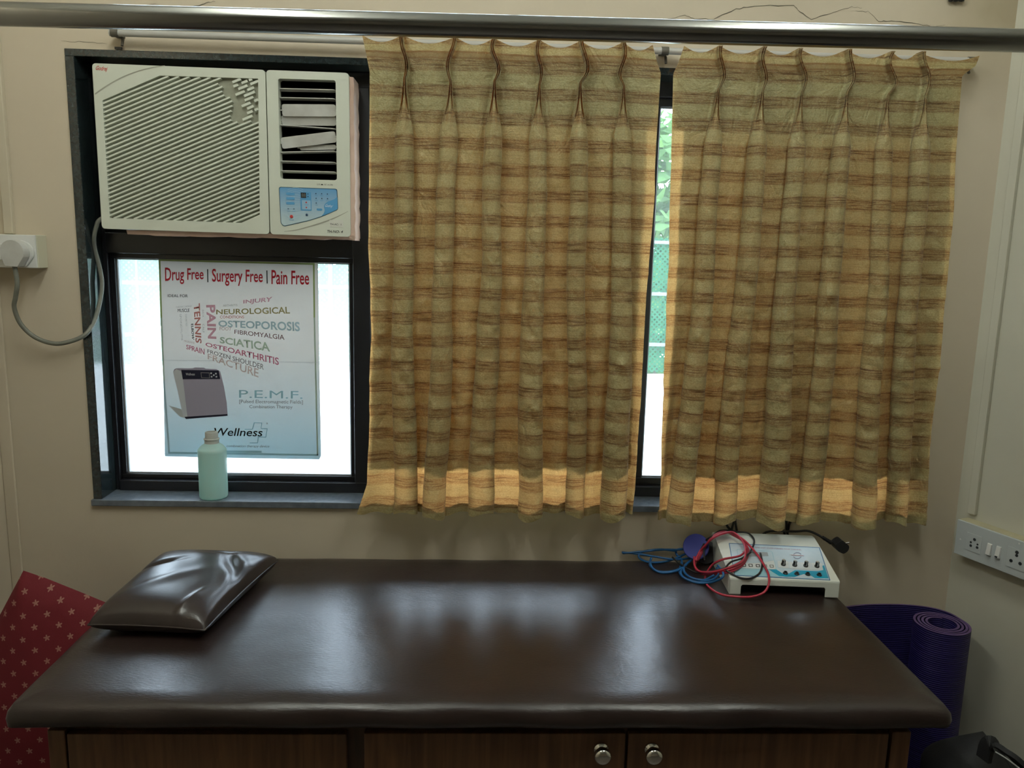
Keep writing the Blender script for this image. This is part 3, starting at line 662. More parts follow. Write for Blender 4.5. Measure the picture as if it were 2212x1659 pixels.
# ================================================================== CURTAINS
def sm(a, b, t): t = min(1, max(0, (t-a)/(b-a))); return t*t*(3-2*t)
def lerp(a, b, t): return a+(b-a)*t
def interp(tab, t):
    for i in range(len(tab)-1):
        if t <= tab[i+1][0]: return lerp(tab[i][1], tab[i+1][1], (t-tab[i][0])/(tab[i+1][0]-tab[i][0]))
    return tab[-1][1]
ZTOP = 2.131; NT = 190
def curtain(name, label, left, right, pleats, zbot, seed, i0=1, i1=4):
    """left/right: edge x along t; pleats: (x at the pinch, x at the bottom, lean, bottom width)"""
    rnd = random.Random(seed); NP = 26; NF = 12
    zig = [[rnd.uniform(.006, .012)*rnd.choice((1, 1, -1)), rnd.uniform(-.006, .010), rnd.uniform(.8, 1.2)] for _ in pleats]
    rows = []; uvs = []
    def row(t):
        pts = []; u = []
        x0, x1 = interp(left, t), interp(right, t); edges = []
        op = sm(.082, .20, t); hd = 1-sm(.060, .085, t)
        for k, (xa, xb, lean, wb) in enumerate(pleats):
            c = lerp(xa, xb, max(0, t-.08)/.92)+.006*math.sin(t*7+k*1.9+seed)*sm(.2, .6, t)
            wd = lerp(.010, lerp(.046, wb, sm(.15, 1, t)), op); 
            if t < .085: wd = .010+.004*hd; c += zig[k][0]*math.sin((.085-t)/.085*PI*1.7*zig[k][2])+zig[k][1]*hd
            edges.append((c, wd, lean))
        d = lerp(.026, lerp(.040, .054, sm(.3, 1, t)), op)
        px = x0
        for k in range(len(pleats)+1):
            if k < len(pleats): c, wd, lean = edges[k]; nk = wd*.5*lerp(1, .53, op); nx = c-nk
            else: nx = x1
            for i in range(NF):            # flat panel between two pleats
                f = i/NF; x = lerp(px, nx, f); sag = math.sin(PI*f)
                y = .010*sag*hd*0-.004*sag+.006*math.sin(f*PI*2+k*2.1+t*5)*sm(.25, .9, t)
                if k == 0: y -= .012*(1-f)**2*sm(.1, .5, t)
                if k == len(pleats): y -= .014*f**2*sm(.1, .5, t)
                zz = -.016*sag*hd
                pts.append((x, y, zz))
            if k < len(pleats):
                for i in range(NP):
                    f = i/(NP-1)
                    th = math.radians(lerp(-58, 238, f)); s_ = math.sin(th); base = math.sin(math.radians(-58))
                    ex = -wd/2*math.cos(th); ey = (s_-base)/(1-base)
                    fx = (f-.5)*wd*.9; fy = abs(math.sin(f*PI*3))*.9+.1*math.sin(PI*f)
                    x = lerp(fx, ex, op); y = lerp(fy, ey, op)
                    amp = d*(1+.24*math.sin(k*3.1+t*4+seed))
                    pts.append((c+x+lean*y*op*sm(.1, .6, t), -amp*y, 0))
                px = c+nk
        pts.append((x1, -.014*sm(.1, .5, t), 0)); return pts
    base_y = -.060
    for j in range(NT):
        t = j/(NT-1); R = row(t); L_ = 0; prev = None; rr = []
        for i, (x, y, dz) in enumerate(R):
            z = lerp(ZTOP, zbot+.006*math.sin(x*31+seed)+.004*math.sin(x*83), t)+dz
            n1 = noise.noise((x*9+seed, z*5, y*14)); n2 = noise.noise((x*24, z*17+seed*3, y*30+x*8)); n3 = noise.noise((x*34+z*28, z*30-x*22, seed))
            q = sm(.08, .3, t)
            yy = base_y+y+q*(.0055*n1+.0042*n2)+.0050*n3*abs(n3)*2*sm(.2, .6, t); xx = x+q*(.004*noise.noise((z*6, x*6, seed+9))+.002*n2)
            if yy > -.0555 and t < .17: yy = -.0555
            if yy > -.047: yy = -.047
            rr.append(Vector((xx, yy, z)))
        rows.append(rr)
    # arc-length u measured on a middle row so that the stripes stay even
    mid = rows[NT//2]; us = [0]
    for i in range(1, len(mid)): us.append(us[-1]+(mid[i]-mid[i-1]).length)
    n = len(mid)
    th = thing(name, label, 'curtain', (sum(p.x for p in mid)/n, base_y, zbot), group='curtains on the window')
    def build(nm, j0, j1, off, m, i0=0, i1=None, step=1):
        i1 = i1 or n; idx = list(range(i0, i1, step)); mb = MB(); mb.uv = []; vs = []
        for j in range(j0, j1):
            for i in idx:
                p = rows[j][i]
                if off:
                    a, b = rows[j][max(i-1, 0)], rows[j][min(i+1, n-1)]; tg = (b-a); nn = Vector((-tg.y, tg.x, 0))
                    nn = nn.normalized() if nn.length > 1e-6 else Vector((0, 1, 0))
                    p = p+nn*off
                    if p.y > -.0465: p = Vector((p.x, -.0465, p.z))
                vs.append(p); mb.uv.append((us[i]+seed*.37, rows[j][i].z+.0022*math.sin(us[i]*9+seed)))
        k = len(idx); fs = [(r*k+c, r*k+c+1, (r+1)*k+c+1, (r+1)*k+c) for r in range(j1-j0-1) for c in range(k-1)]
        mb.add(vs, fs); return obj(nm, mb, M[m], th, smooth=True, fix=False)
    build('panel', 0, NT, 0, 'curtain')
    jl = int(NT*.905); build('lining', int(NT*.16), jl, .006, 'lining', i0, n-i1)['label'] = 'plain lining behind the curtain'
    jh = int(NT*.976); build('hem', jh, NT, .0035, 'hem')
    xa, xb = rows[20][1].x, rows[20][n-2].x
    obj('heading_lining', MB().box(xa, xb, -.0525, -.0515, lerp(ZTOP, zbot, .165), lerp(ZTOP, zbot, .035)), M['lining'], th)
    return th
def X(u, v): return at(u, v, 'y', -.06).x
L1 = [(0, -.310), (.03, -.302), (.07, -.292), (.4, -.296), (.7, -.292), (.93, -.306), (1, -.330)]
R1 = [(0, .418), (.03, .430), (.055, .4425), (.1, .4415), (.3, .440), (.55, .432), (.8, .428), (1, .424)]
pt = [X(u, 195) for u in (876, 974, 1068, 1164, 1250, 1345)]
pb_ = [X(u, 1090) for u in (868, 944, 1040, 1136, 1243, 1322)]
P1 = [(a, b, l, w_) for a, b, l, w_ in zip(pt, pb_, (.010, -.012, .006, .012, -.008, .010), (.066, .060, .070, .066, .052, .066))]
curtain('curtain', 'gold striped pleated curtain hanging next to the air conditioner', L1, R1, P1, .898, 1)
L2 = [(0, .498), (.03, .487), (.055, .474), (.3, .484), (.55, .488), (.8, .492), (1, .500)]
R2 = [(0, 1.262), (.02, 1.255), (.04, 1.222), (.3, 1.232), (.6, 1.238), (.8, 1.240), (1, 1.258)]
pt = [X(u, 195) for u in (1548, 1640, 1727, 1820, 1912, 1988)]
pb_ = [X(u, 1090) for u in (1462, 1556, 1650, 1745, 1855, 1925)]
P2 = [(a, b, l, w_) for a, b, l, w_ in zip(pt, pb_, (.012, .012, .010, -.004, .012, .006), (.060, .058, .070, .066, .050, .060))]
curtain('curtain', 'gold striped pleated curtain hanging above the electrotherapy unit', L2, R2, P2, .884, 4, 4, 2)
# thin dark cord hanging at the curtain's edge
cp = [at(u, v, 'y', -.012) for u, v in ((806, 880), (804, 925), (801, 955), (796, 975), (795, 1000))]
o = obj('pull_cord', MB().tube([tuple(p) for p in cp], .0014, 6), M['blacksoft'], smooth=True); tag(o, 'thin dark pull cord at the curtain edge beside the poster window', 'cord')

# ================================================================== POSTER
PY = .1035; pw = lambda u, v, y=PY: at(340+u/3.686, 550+v/3.686, 'y', y)
po = thing('poster', 'white poster on pain relief taped to the lower window pane', 'poster', tuple(pw(660, 1620)))
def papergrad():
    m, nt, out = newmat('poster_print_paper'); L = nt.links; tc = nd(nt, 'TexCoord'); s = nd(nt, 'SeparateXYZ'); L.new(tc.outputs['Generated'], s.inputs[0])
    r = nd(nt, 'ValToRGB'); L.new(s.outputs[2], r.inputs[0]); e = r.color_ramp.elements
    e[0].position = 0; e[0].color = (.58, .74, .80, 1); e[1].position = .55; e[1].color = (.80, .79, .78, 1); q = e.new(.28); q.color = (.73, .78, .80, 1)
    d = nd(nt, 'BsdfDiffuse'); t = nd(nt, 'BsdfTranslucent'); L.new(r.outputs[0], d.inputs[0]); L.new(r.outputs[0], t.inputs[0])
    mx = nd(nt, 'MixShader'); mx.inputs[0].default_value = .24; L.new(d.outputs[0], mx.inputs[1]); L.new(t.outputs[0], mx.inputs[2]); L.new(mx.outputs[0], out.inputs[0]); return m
def pq(l, y=PY-.0009): return [pw(u, v, y) for u, v in l]
outer = [(8, 12), (400, 18), (1278, 42), (1290, 870), (1304, 1600), (1290, 1630), (660, 1620), (60, 1606), (45, 900)]
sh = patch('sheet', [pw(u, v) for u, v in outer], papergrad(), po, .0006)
I = {}
for n_, c_ in (('red', (.50, .035, .05)), ('black', (.02, .02, .02)), ('pink', (.66, .38, .48)), ('olive', (.38, .34, .18)), ('teal', (.42, .57, .64)), ('green', (.45, .56, .47)), ('rose', (.60, .22, .32)),
               ('brown', (.17, .08, .08)), ('brick', (.58, .24, .22)), ('pale', (.66, .54, .53)), ('grey', (.28, .27, .27)), ('lime', (.36, .46, .20)), ('palegrey', (.54, .53, .53)), ('lilac', (.42, .39, .49)), ('lilacdark', (.24, .21, .30)), ('cyan', (.36, .58, .66)), ('shadow', (.55, .57, .58)), ('navy', (.03, .03, .05)), ('light', (.62, .64, .68))): I[n_] = ink(n_, c_)
def word(t, q, c, bold=.0, shear=0): return lettering(t, pq(q, PY-.0014), I[c], po, bold, shear)
# printed border
def strip(name, l, c): return patch(name, pq(l, PY-.0008), I[c], po, .0002)
strip('border_line', [(10, 36), (1252, 68), (1252, 82), (10, 50)], 'lime'); strip('border_line', [(10, 50), (24, 50), (38, 500), (24, 500)], 'lime'); strip('border_line', [(1238, 82), (1252, 82), (1256, 500), (1244, 500)], 'lime')
strip('border_line', [(24, 500), (38, 500), (58, 1000), (46, 1000)], 'green'); strip('border_line', [(46, 1000), (58, 1000), (100, 1570), (86, 1570)], 'teal'); strip('border_line', [(1244, 500), (1256, 500), (1282, 1600), (1270, 1600)], 'green')
strip('border_line', [(86, 1570), (1282, 1588), (1282, 1602), (86, 1585)], 'cyan'); strip('border_line', [(330, 1558), (830, 1562), (830, 1578), (330, 1574)], 'cyan')
word('Drug Free', [(60, 103), (368, 112), (368, 226), (60, 240)][:2]+[(368, 222), (62, 244)], 'red', .018); word('I', [(396, 116), (404, 116), (406, 220), (398, 220)], 'black')
word('Surgery Free', [(434, 112), (840, 122), (840, 232), (434, 252)][:2]+[(838, 250), (436, 248)], 'red', .018); word('I', [(868, 126), (876, 126), (878, 230), (870, 230)], 'black')
word('Pain Free', [(908, 122), (1208, 132), (1208, 240), (908, 236)], 'red', .018)
word('IDEAL FOR', [(82, 316), (242, 317), (242, 340), (82, 338)], 'black', .004)
word('INJURY', [(684, 362), (916, 336), (906, 386), (684, 398)], 'pink', .03)
word('ARTHRITIS', [(522, 398), (638, 394), (638, 410), (522, 416)], 'palegrey'); word('NEUROLOGICAL', [(468, 438), (1052, 414), (1056, 470), (468, 476)], 'olive', .03)
word('CONDITIONS', [(498, 486), (690, 486), (690, 508), (498, 508)], 'brick', .01); word('OSTEOPOROSIS', [(485, 524), (1132, 536), (1136, 612), (485, 572)], 'teal', .035)
word('FOOT', [(494, 574), (592, 578), (588, 606), (494, 602)], 'pale', .015); word('FIBROMYALGIA', [(614, 598), (1010, 640), (1012, 680), (614, 630)], 'brown', .02)
word('SCIATICA', [(498, 654), (890, 700), (898, 774), (496, 704)], 'green', .035); word('OSTEOARTHRITIS', [(384, 698), (966, 822), (968, 882), (382, 728)], 'rose', .025)
word('FROZEN SHOULDER', [(398, 754), (848, 874), (846, 918), (398, 782)], 'grey', .01); word('FRACTURE', [(400, 786), (806, 910), (804, 980), (400, 832)], 'pale', .02)
word('SPRAIN', [(230, 716), (374, 750), (374, 798), (228, 750)], 'rose', .02); word('MUSCLE', [(162, 432), (255, 430), (255, 456), (162, 458)], 'black', .02)
word('CHRONIC DAMAGE', [(148, 412), (272, 402), (272, 416), (148, 426)], 'palegrey'); word('MIGRAINE', [(212, 680), (296, 696), (296, 712), (212, 694)], 'pale')
# words set upright on the sheet (reading downwards)
word('TENNIS', [(338, 386), (352, 710), (304, 700), (288, 400)], 'brick', .03); word('PAIN', [(460, 400), (470, 672), (402, 668), (388, 402)], 'pink', .04)
word('ELBOW', [(286, 550), (294, 680), (274, 672), (268, 552)], 'black', .02); word('SPONDYLITIS', [(190, 470), (204, 684), (190, 682), (176, 474)], 'palegrey')
word('DIABETES', [(234, 474), (238, 570), (226, 570), (222, 474)], 'shadow'); word('BACK', [(370, 440), (370, 500), (358, 500), (356, 440)], 'palegrey'); word('CALF', [(372, 552), (374, 622), (360, 622), (358, 552)], 'palegrey')
# printed picture of the therapy machine
strip('printed_shadow', [(88, 1200), (190, 1230), (215, 1300), (180, 1290)], 'shadow')
strip('printed_machine', [(150, 905), (280, 905), (300, 898), (370, 900), (385, 908), (470, 912), (500, 930), (530, 1050), (552, 1180), (560, 1280), (545, 1286), (225, 1308), (205, 1290), (160, 1080), (125, 935), (135, 912)], 'lilac')
patch('printed_side', pq([(125, 935), (150, 912), (190, 930), (205, 1000), (240, 1300), (225, 1308), (205, 1290), (160, 1080)], PY-.0011), I['light'], po, .0002); patch('printed_base', pq([(215, 1292), (556, 1270), (560, 1282), (228, 1309)], PY-.0012), I['navy'], po, .0002)
patch('printed_panel', pq([(190, 918), (488, 922), (500, 990), (202, 992)], PY-.0012), I['navy'], po, .0002)
patch('printed_screen', pq([(345, 938), (415, 940), (418, 984), (350, 982)], PY-.0015), I['grey'], po, .0002); patch('printed_screen', pq([(349, 942), (411, 944), (414, 980), (354, 978)], PY-.0018), I['navy'], po, .0002)
lettering('Wellness', pq([(226, 942), (298, 942), (298, 962), (226, 962)], PY-.0016), I['light'], po, .01)
for u, v in ((428, 945), (466, 948), (449, 960), (432, 972), (470, 972)): patch('printed_key', pq([(u-6, v-6), (u+6, v-6), (u+6, v+6), (u-6, v+6)], PY-.0016), I['light'], po, .0002)
word('P.E.M.F.', [(650, 1078), (1156, 1088), (1156, 1148), (650, 1140)], 'cyan', .02); word('[Pulsed Electromagnetic Fields]', [(652, 1156), (1158, 1160), (1158, 1196), (652, 1190)], 'grey')
word('Combination Therapy', [(732, 1198), (1076, 1200), (1076, 1234), (732, 1230)], 'grey')
for l in ([(768, 1336), (834, 1338), (833, 1343), (770, 1341)], [(768, 1336), (775, 1338), (760, 1392), (753, 1390)], [(695, 1388), (756, 1388), (756, 1394), (695, 1394)], [(834, 1338), (828, 1384), (822, 1384), (828, 1338)], [(826, 1382), (878, 1384), (876, 1390), (826, 1388)],
          [(878, 1384), (866, 1456), (860, 1456), (871, 1386)], [(866, 1450), (808, 1450), (808, 1456), (866, 1456)], [(808, 1450), (800, 1500), (793, 1500), (800, 1450)], [(735, 1496), (800, 1496), (800, 1502), (735, 1502)]): strip('printed_cross', l, 'cyan')
word('Wellness', [(452, 1380), (838, 1384), (836, 1448), (450, 1442)], 'black', .012, .15)
word('combination therapy device', [(552, 1514), (892, 1516), (890, 1542), (550, 1538)], 'grey', 0, .15)
word('R', [(869, 1338), (881, 1338), (881, 1352), (869, 1352)], 'grey')
for a_, b_ in (((30, 838), (1292, 858)), ): strip('fold_line', [a_, b_, (b_[0], b_[1]+3), (a_[0], a_[1]+3)], 'light')

# ================================================================== BOTTLE ON THE SILL
bx, by, bz = -.7487, .028, WZ0+G+.0005
bo = thing('plastic_bottle', 'frosted plastic bottle of pale green liquid on the granite sill', 'bottle', (bx, by, bz))
R_ = .0385
prof = [(.001, 0), (R_*.93, 0), (R_*.985, .003), (R_, .008), (R_, .132), (R_*.99, .138), (R_*.90, .143), (R_*.72, .150), (.021, .154), (.019, .157)]
obj('body', MB().lathe([(r, h) for r, h in prof], 44, (bx, by, bz)), M['bottle'], bo, smooth=True)
prof = [(.0195, .155), (.0195, .166), (.0212, .167), (.0212, .169), (.0175, .170), (.0172, .186), (.0160, .188), (.0125, .188), (.012, .176)]
o = obj('neck', MB().lathe(prof, 36, (bx, by, bz)), M['neck'], bo); autosmooth(o)

# ================================================================== TREATMENT TABLE
BL, BR, BF, BB, BT = -.892, .946, -.772, -.006, .750
tb = thing('treatment_table', 'wooden treatment table with dark brown padded leatherette top', 'treatment table', (0, -.4, 0))
def pad(x0, x1, y0, y1, z0, z1, r, nx=90, ny=44):
    """padded slab: rounded edges, slightly puffed and uneven"""
    mb = MB()
    ring = []
    prof = [(r*.55, z0), (.002, z0+.008), (0, z0+(z1-z0)*.38), (r*.06, z0+(z1-z0)*.62), (r*.28, z1-(z1-z0)*.16), (r*.62, z1-.006), (r, z1-.0015)]
    def loop(ins):
        out = []; a, b, c, d = x0+ins, x1-ins, y0+ins, y1-ins; q = max(.007, .016-ins*.3)
        for k in range(nx): out.append((a+q+(b-a-2*q)*k/nx, c))
        for k in range(4): t = -PI/2+PI/2*k/4; out.append((b-q+q*math.cos(t), c+q+q*math.sin(t)))
        for k in range(ny): out.append((b, c+q+(d-c-2*q)*k/ny))
        for k in range(4): t = PI/2*k/4; out.append((b-q+q*math.cos(t), d-q+q*math.sin(t)))
        for k in range(nx): out.append((b-q-(b-a-2*q)*k/nx, d))
        for k in range(4): t = PI/2+PI/2*k/4; out.append((a+q+q*math.cos(t), d-q+q*math.sin(t)))
        for k in range(ny): out.append((a, d-q-(d-c-2*q)*k/ny))
        for k in range(4): t = PI+PI/2*k/4; out.append((a+q+q*math.cos(t), c+q+q*math.sin(t)))
        return out
    loops = []
    for ins, z in prof:
        loops.append([Vector((x, y+.0018*math.sin(x*23+z*90), z+.0022*noise.noise((x*7, y*7, 3)))) for x, y in loop(ins)])
    for ins in (r*1.5, r*2.4, .13, .2, .29, .37):
        loops.append([Vector((x, y, z1-.0006+.0020*noise.noise((x*4, y*5, 1))+.0012*noise.noise((x*11, y*13, 5)))) for x, y in loop(min(ins, (y1-y0)/2-.012))])
    n = len(loops[0]); vs = [p for l in loops for p in l]; fs = []
    for k in range(len(loops)-1):
        for i in range(n): j = (i+1) % n; fs.append((k*n+i, k*n+j, (k+1)*n+j, (k+1)*n+i))
    fs.append(tuple(range(n-1, -1, -1))); fs.append(tuple((len(loops)-1)*n+i for i in range(n)))
    return mb.add(vs, fs)
o = obj('cushion', pad(BL, BR, BF, BB, .694, BT, .040), M['leather'], tb, smooth=True); o['label'] = 'dark brown leatherette padded top'
KX0, KX1, KY = -.832, .884, -.715
mb = MB().box(KX0, KX1, KY, -.012, 0, .692); obj('cabinet', mb, M['wooddark'], tb, bevel=.0015)
def front(nm, x0, x1, z0, z1, y=KY):
    return obj(nm, MB().box(x0, x1, y-.018, y-.0006, z0, z1), M['wood'], tb, bevel=.0015)
front('panel', -.795, -.254, .06, .664); front('stile', -.832, -.799, 0, .672); front('stile', .846, .884, 0, .670)
d1 = front('door', -.219, .3015, .06, .666); d2 = front('door', .3075, .8385, .06, .666)
for dd, u in ((d1, 1300), (d2, 1410)):
    p = at(u, 1625, 'y', KY-.03); mb = MB().lathe([(.014, 0), (.0155, .002), (.0145, .005), (.0095, .007), (.0085, .011), (.012, .014), (.0165, .019), (.0180, .025), (.0160, .031), (.010, .0345), (.001, .0355)], 30, (p.x, KY-.0185, p.z), (0, -1, 0))
    o = obj('knob', mb, M['chrome'], dd, smooth=True); o['label'] = 'round chrome door knob'

# ================================================================== LEATHER PILLOW
A, B, Cc, D = at(190, 1350, 'z', .783), at(442, 1362, 'z', .778), at(602, 1210, 'z', .783), at(352, 1204, 'z', .790)
pi_ = thing('pillow', 'glossy dark brown leatherette pillow on the treatment table', 'pillow', ((A.x+Cc.x)/2, (A.y+Cc.y)/2, BT))
def pil(side):
    def fn(a, b):
        s, t = 2*a-1, 2*b-1
        wv = lambda q: 1-abs(q)**3.2
        pin = 1-.055*(1-t*t)*0
        aa = .5+.5*s*(1-.05*(1-t*t)); bb = .5+.5*t*(1-.04*(1-s*s))
        p = (A*(1-aa)+B*aa)*(1-bb)+(D*(1-aa)+Cc*aa)*bb
        h = (max(0, wv(s))*max(0, wv(t)))**.36
        if side > 0:
            z = p.z+.054*h
            for cx, cy, ca, ln, wd, dp in ((.62, .30, 2.2, .40, .09, -.012), (.74, .02, 2.0, .30, .09, .006), (.82, .35, 2.3, .25, .07, .005), (-.62, .25, .35, .30, .06, -.010), (.55, -.75, 1.2, .30, .06, .006), (.35, .75, .1, .4, .06, -.004), (-.2, -.3, .6, .6, .12, .004)):
                dx, dy = s-cx, t-cy; l = dx*math.cos(ca)+dy*math.sin(ca); q = -dx*math.sin(ca)+dy*math.cos(ca)
                z += dp*math.exp(-(l/ln)**2-(q/wd)**2)*min(1, h*1.3)
            z += .002*noise.noise((s*1.5, t*1.5, 7))*h
        else:
            z = p.z-(p.z-BT-.0004)*min(1, h*1.15)
        p = Vector((p.x, p.y, z)); return p
    return fn
mb = MB().grid(pil(1), 70, 70); b0 = len(mb.v); mb.grid(pil(-1), 70, 70)
o = obj('cover', mb, M['pillow'], pi_, smooth=True)
seam = [pil(1)(0, 0)]+[pil(1)(i/20, 0) for i in range(1, 21)]+[pil(1)(1, i/20) for i in range(1, 21)]+[pil(1)(1-i/20, 1) for i in range(1, 21)]+[pil(1)(0, 1-i/20) for i in range(1, 20)]+[pil(1)(0, 0)]
obj('piping', MB().tube(seam, .0022, 6, 1), M['pillow'], pi_, smooth=True)

# ================================================================== RED STAR-PRINT CUSHION IN THE LEFT CORNER
cu = thing('floor_cushion', 'big red cushion printed with small star flowers in the left corner', 'cushion', (-1.1, -.24, 0))
top = [(-1.298, .40), (-1.235, .635), (-1.160, .776), (-1.105, .757), (-1.02, .722), (-.945, .690), (-.905, .655), (-.898, .45), (-.90, .02), (-1.10, .01), (-1.29, .02)]
def cush(side):
    cx, cz = -1.10, .36
    loop = []
    Q = top+[top[0]]
    for i in range(len(Q)-1):
        for k in range(6): loop.append((lerp(Q[i][0], Q[i+1][0], k/6), lerp(Q[i][1], Q[i+1][1], k/6)))
    n = len(loop); vs = []; rings = 14
    for r in range(rings+1):
        f = r/rings
        for x, z in loop:
            xx, zz = lerp(x, cx, f), lerp(z, cz, f); th = .062*(1-(1-f)**2.4)**.5 if f > 0 else 0
            lean = -.235+.10*(zz-.4)*.9
            vs.append(Vector((xx, lean+side*th+.006*noise.noise((xx*12, zz*9, side))*min(1, f*4), zz)))
    fs = [(r*n+i, r*n+(i+1) % n, (r+1)*n+(i+1) % n, (r+1)*n+i) for r in range(rings) for i in range(n)]
    return vs, fs
mb = MB(); vs, fs = cush(-1); mb.add(vs, fs); vs, fs = cush(1); mb.add(vs, fs); mb.uv = [(v[0], v[2]) for v in mb.v]
obj('cover', mb, M['starred'], cu, smooth=True)

# ================================================================== YOGA MAT
rc = Vector((1.272, -.168, 0)); mh = .632
ym = thing('yoga_mat', 'rolled purple ribbed yoga mat standing in the right corner', 'yoga mat', tuple(rc))
path = []
turns = 3.4
for i in range(int(turns*40)+1):
    a = i/40*2*PI; r = lerp(.034, .068, i/(turns*40)); path.append(rc+Vector((r*math.cos(a+1.0), r*math.sin(a+1.0), 0)))
# the outer wrap has sprung loose: it leaves the roll on its right side and runs back to the wall, then left
tail = [path[-1], rc+Vector((.066, .030, 0)), rc+Vector((.058, .062, 0)), rc+Vector((.030, .092, 0)), rc+Vector((-.02, .110, 0)), rc+Vector((-.09, .116, 0)), rc+Vector((-.17, .110, 0)), rc+Vector((-.235, .090, 0)), rc+Vector((-.285, .050, 0))]
aend = turns*2*PI+1.0
extra = []
a = aend
while (a % (2*PI)) > .35 and (a % (2*PI)) < 2*PI-.05: a += .1; extra.append(rc+Vector((.0695*math.cos(a), .0695*math.sin(a), 0)))
path += extra; tail[0] = path[-1]
path = path[:-1]+spline(tail, 8)
def ribbon(path, th, z0, z1):
    n = len(path); vs = []; 
    for i, p in enumerate(path):
        t = (path[min(i+1, n-1)]-path[max(i-1, 0)]).normalized(); nn = Vector((-t.y, t.x, 0))*th/2
        for q in (p+nn, p-nn):
            vs += [Vector((q.x, q.y, z0)), Vector((q.x, q.y, z1))]
    side = []; ends = []
    for i in range(n-1):
        a, b = 4*i, 4*i+4
        side += [(a, b, b+1, a+1), (a+2, a+3, b+3, b+2)]; ends += [(a+1, b+1, b+3, a+3), (a, a+2, b+2, b)]
    ends += [(0, 1, 3, 2), (4*n-4, 4*n-2, 4*n-1, 4*n-3)]
    return vs, side, ends
vs, side, ends = ribbon(path, .0062, .001, mh)
m1 = MB(); m1.add(vs, side); obj('sheet', m1, M['yoga'], ym, smooth=True)
m2 = MB(); m2.add(vs, ends); obj('edge', m2, M['yogaend'], ym)

# ================================================================== BLACK BAG
bc = Vector((1.235, -.52, 0))
bg_ = thing('black_bag', 'black fabric bag on the floor beside the treatment table', 'bag', tuple(bc), -.2)
def bagshape(a, b):
    th = a*2*PI; h = b; c_, s_ = math.cos(th), math.sin(th); e = .55
    x = .175*(abs(c_)**e)*(1 if c_ > 0 else -1); y = .115*(abs(s_)**e)*(1 if s_ > 0 else -1)
    k = 1-.10*h-(.65*max(0, h-.78)/.22*max(0, h-.78)/.22 if h > .78 else 0)
    z = .47*h if h < .99 else .472
    z += .012*noise.noise((x*9, y*9, h*4)); z -= .05*h*(x/.175)
    w_ = 1+.06*noise.noise((x*8, y*8, h*5))
    return bc+Vector((x*k*w_*math.cos(-.2)-y*k*w_*math.sin(-.2), x*k*w_*math.sin(-.2)+y*k*w_*math.cos(-.2), max(.001, z)))
mb = MB().grid(bagshape, 56, 30, wrap=True); n = 56; mb.f.append(tuple(range(n-1, -1, -1))); mb.f.append(tuple(29*n+i for i in range(n)))
obj('body', mb, M['bag'], bg_, smooth=True)
sp_ = [at(2125, 1640, 'y', -.62), at(2132, 1612, 'y', -.62), at(2145, 1607, 'y', -.63), at(2170, 1622, 'y', -.65), at(2200, 1645, 'y', -.67), at(2240, 1690, 'y', -.68), at(2240, 1760, 'y', -.66)]
def strap(P, wd, th):
    P = spline([tuple(p) for p in P], 6); mb = MB(); vs = []; n = len(P)
    for i, p in enumerate(P):
        t = (P[min(i+1, n-1)]-P[max(i-1, 0)]).normalized(); s_ = Vector((.25, -1, .1)); s_ = (s_-t*s_.dot(t)).normalized(); q = t.cross(s_)
        vs += [p+s_*wd+q*th, p-s_*wd+q*th, p-s_*wd-q*th, p+s_*wd-q*th]
    fs = [(0, 1, 2, 3), tuple(4*n-4+k for k in (3, 2, 1, 0))]+[(4*i+k, 4*i+(k+1) % 4, 4*i+4+(k+1) % 4, 4*i+4+k) for i in range(n-1) for k in range(4)]
    return mb.add(vs, fs)
obj('strap', strap(sp_, .016, .005), M['bag'], bg_, smooth=False)
obj('strap_edge', MB().tube([tuple(p+Vector((-.004, -.016, -.008))) for p in sp_[2:5]], .0016, 6), M['strapedge'], bg_)

# ================================================================== LONG SWITCH BOARD ON THE RIGHT WALL
sw = thing('switch_board', 'long white switch board with two sockets and two switches on the side wall', 'switch board', tuple(RW(.2, .02, .79)))
obj('back_box', rbox(MB(), .037, .40, .0005, .036, .789, .890), mat('yellowed_plastic', (.50, .46, .30), .55, var=(12, (.42, .38, .25))), sw, bevel=.002)
obj('face_plate', rbox(MB(), .036, .401, .0365, .043, .788, .889), mat('grey_white_plastic', (.50, .54, .55), .4), sw, bevel=.002)
nR = Vector((1, RA, 0)).normalized(); PR = RW(0, .0432, 0); z7 = lambda u, v: atp(1940+u/8.132, 1080+v/8.132, PR, nR)
def sz(p): d = p-Vector((XR, 0, 0)); return d.dot(Vector((RA, -1, 0)).normalized()), p.z
def rdisc(p, r, name, m, par, h=.0006):
    s_, z = sz(p); o = obj(name, MB().lathe([(r, 0), (r, h)], 14, RW(s_, .0431, z), -nR), m, par); return o
M['hole'] = mat('socket_hole', (.02, .025, .03), .8)
def module(u0, v0, u1, v1, nm):
    (s0, za), (s1, zb) = sz(z7(u0, v0)), sz(z7(u1, v1)); return obj(nm, rbox(MB(), s0, s1, .0431, .0445, min(za, zb), max(za, zb)), mat('socket_white', (.52, .56, .57), .4), sw, bevel=.0006)
m_ = module(1220, 560, 1440, 960, 'socket')
for u, v, r in ((1350, 695, .0042), (1285, 740, .0028), (1402, 782, .0028), (1283, 800, .0038), (1395, 835, .0038)): s_, z = sz(z7(u, v)); obj('pin_hole', MB().lathe([(r, 0), (r, .0006)], 14, RW(s_, .0446, z), -nR), M['hole'], m_)
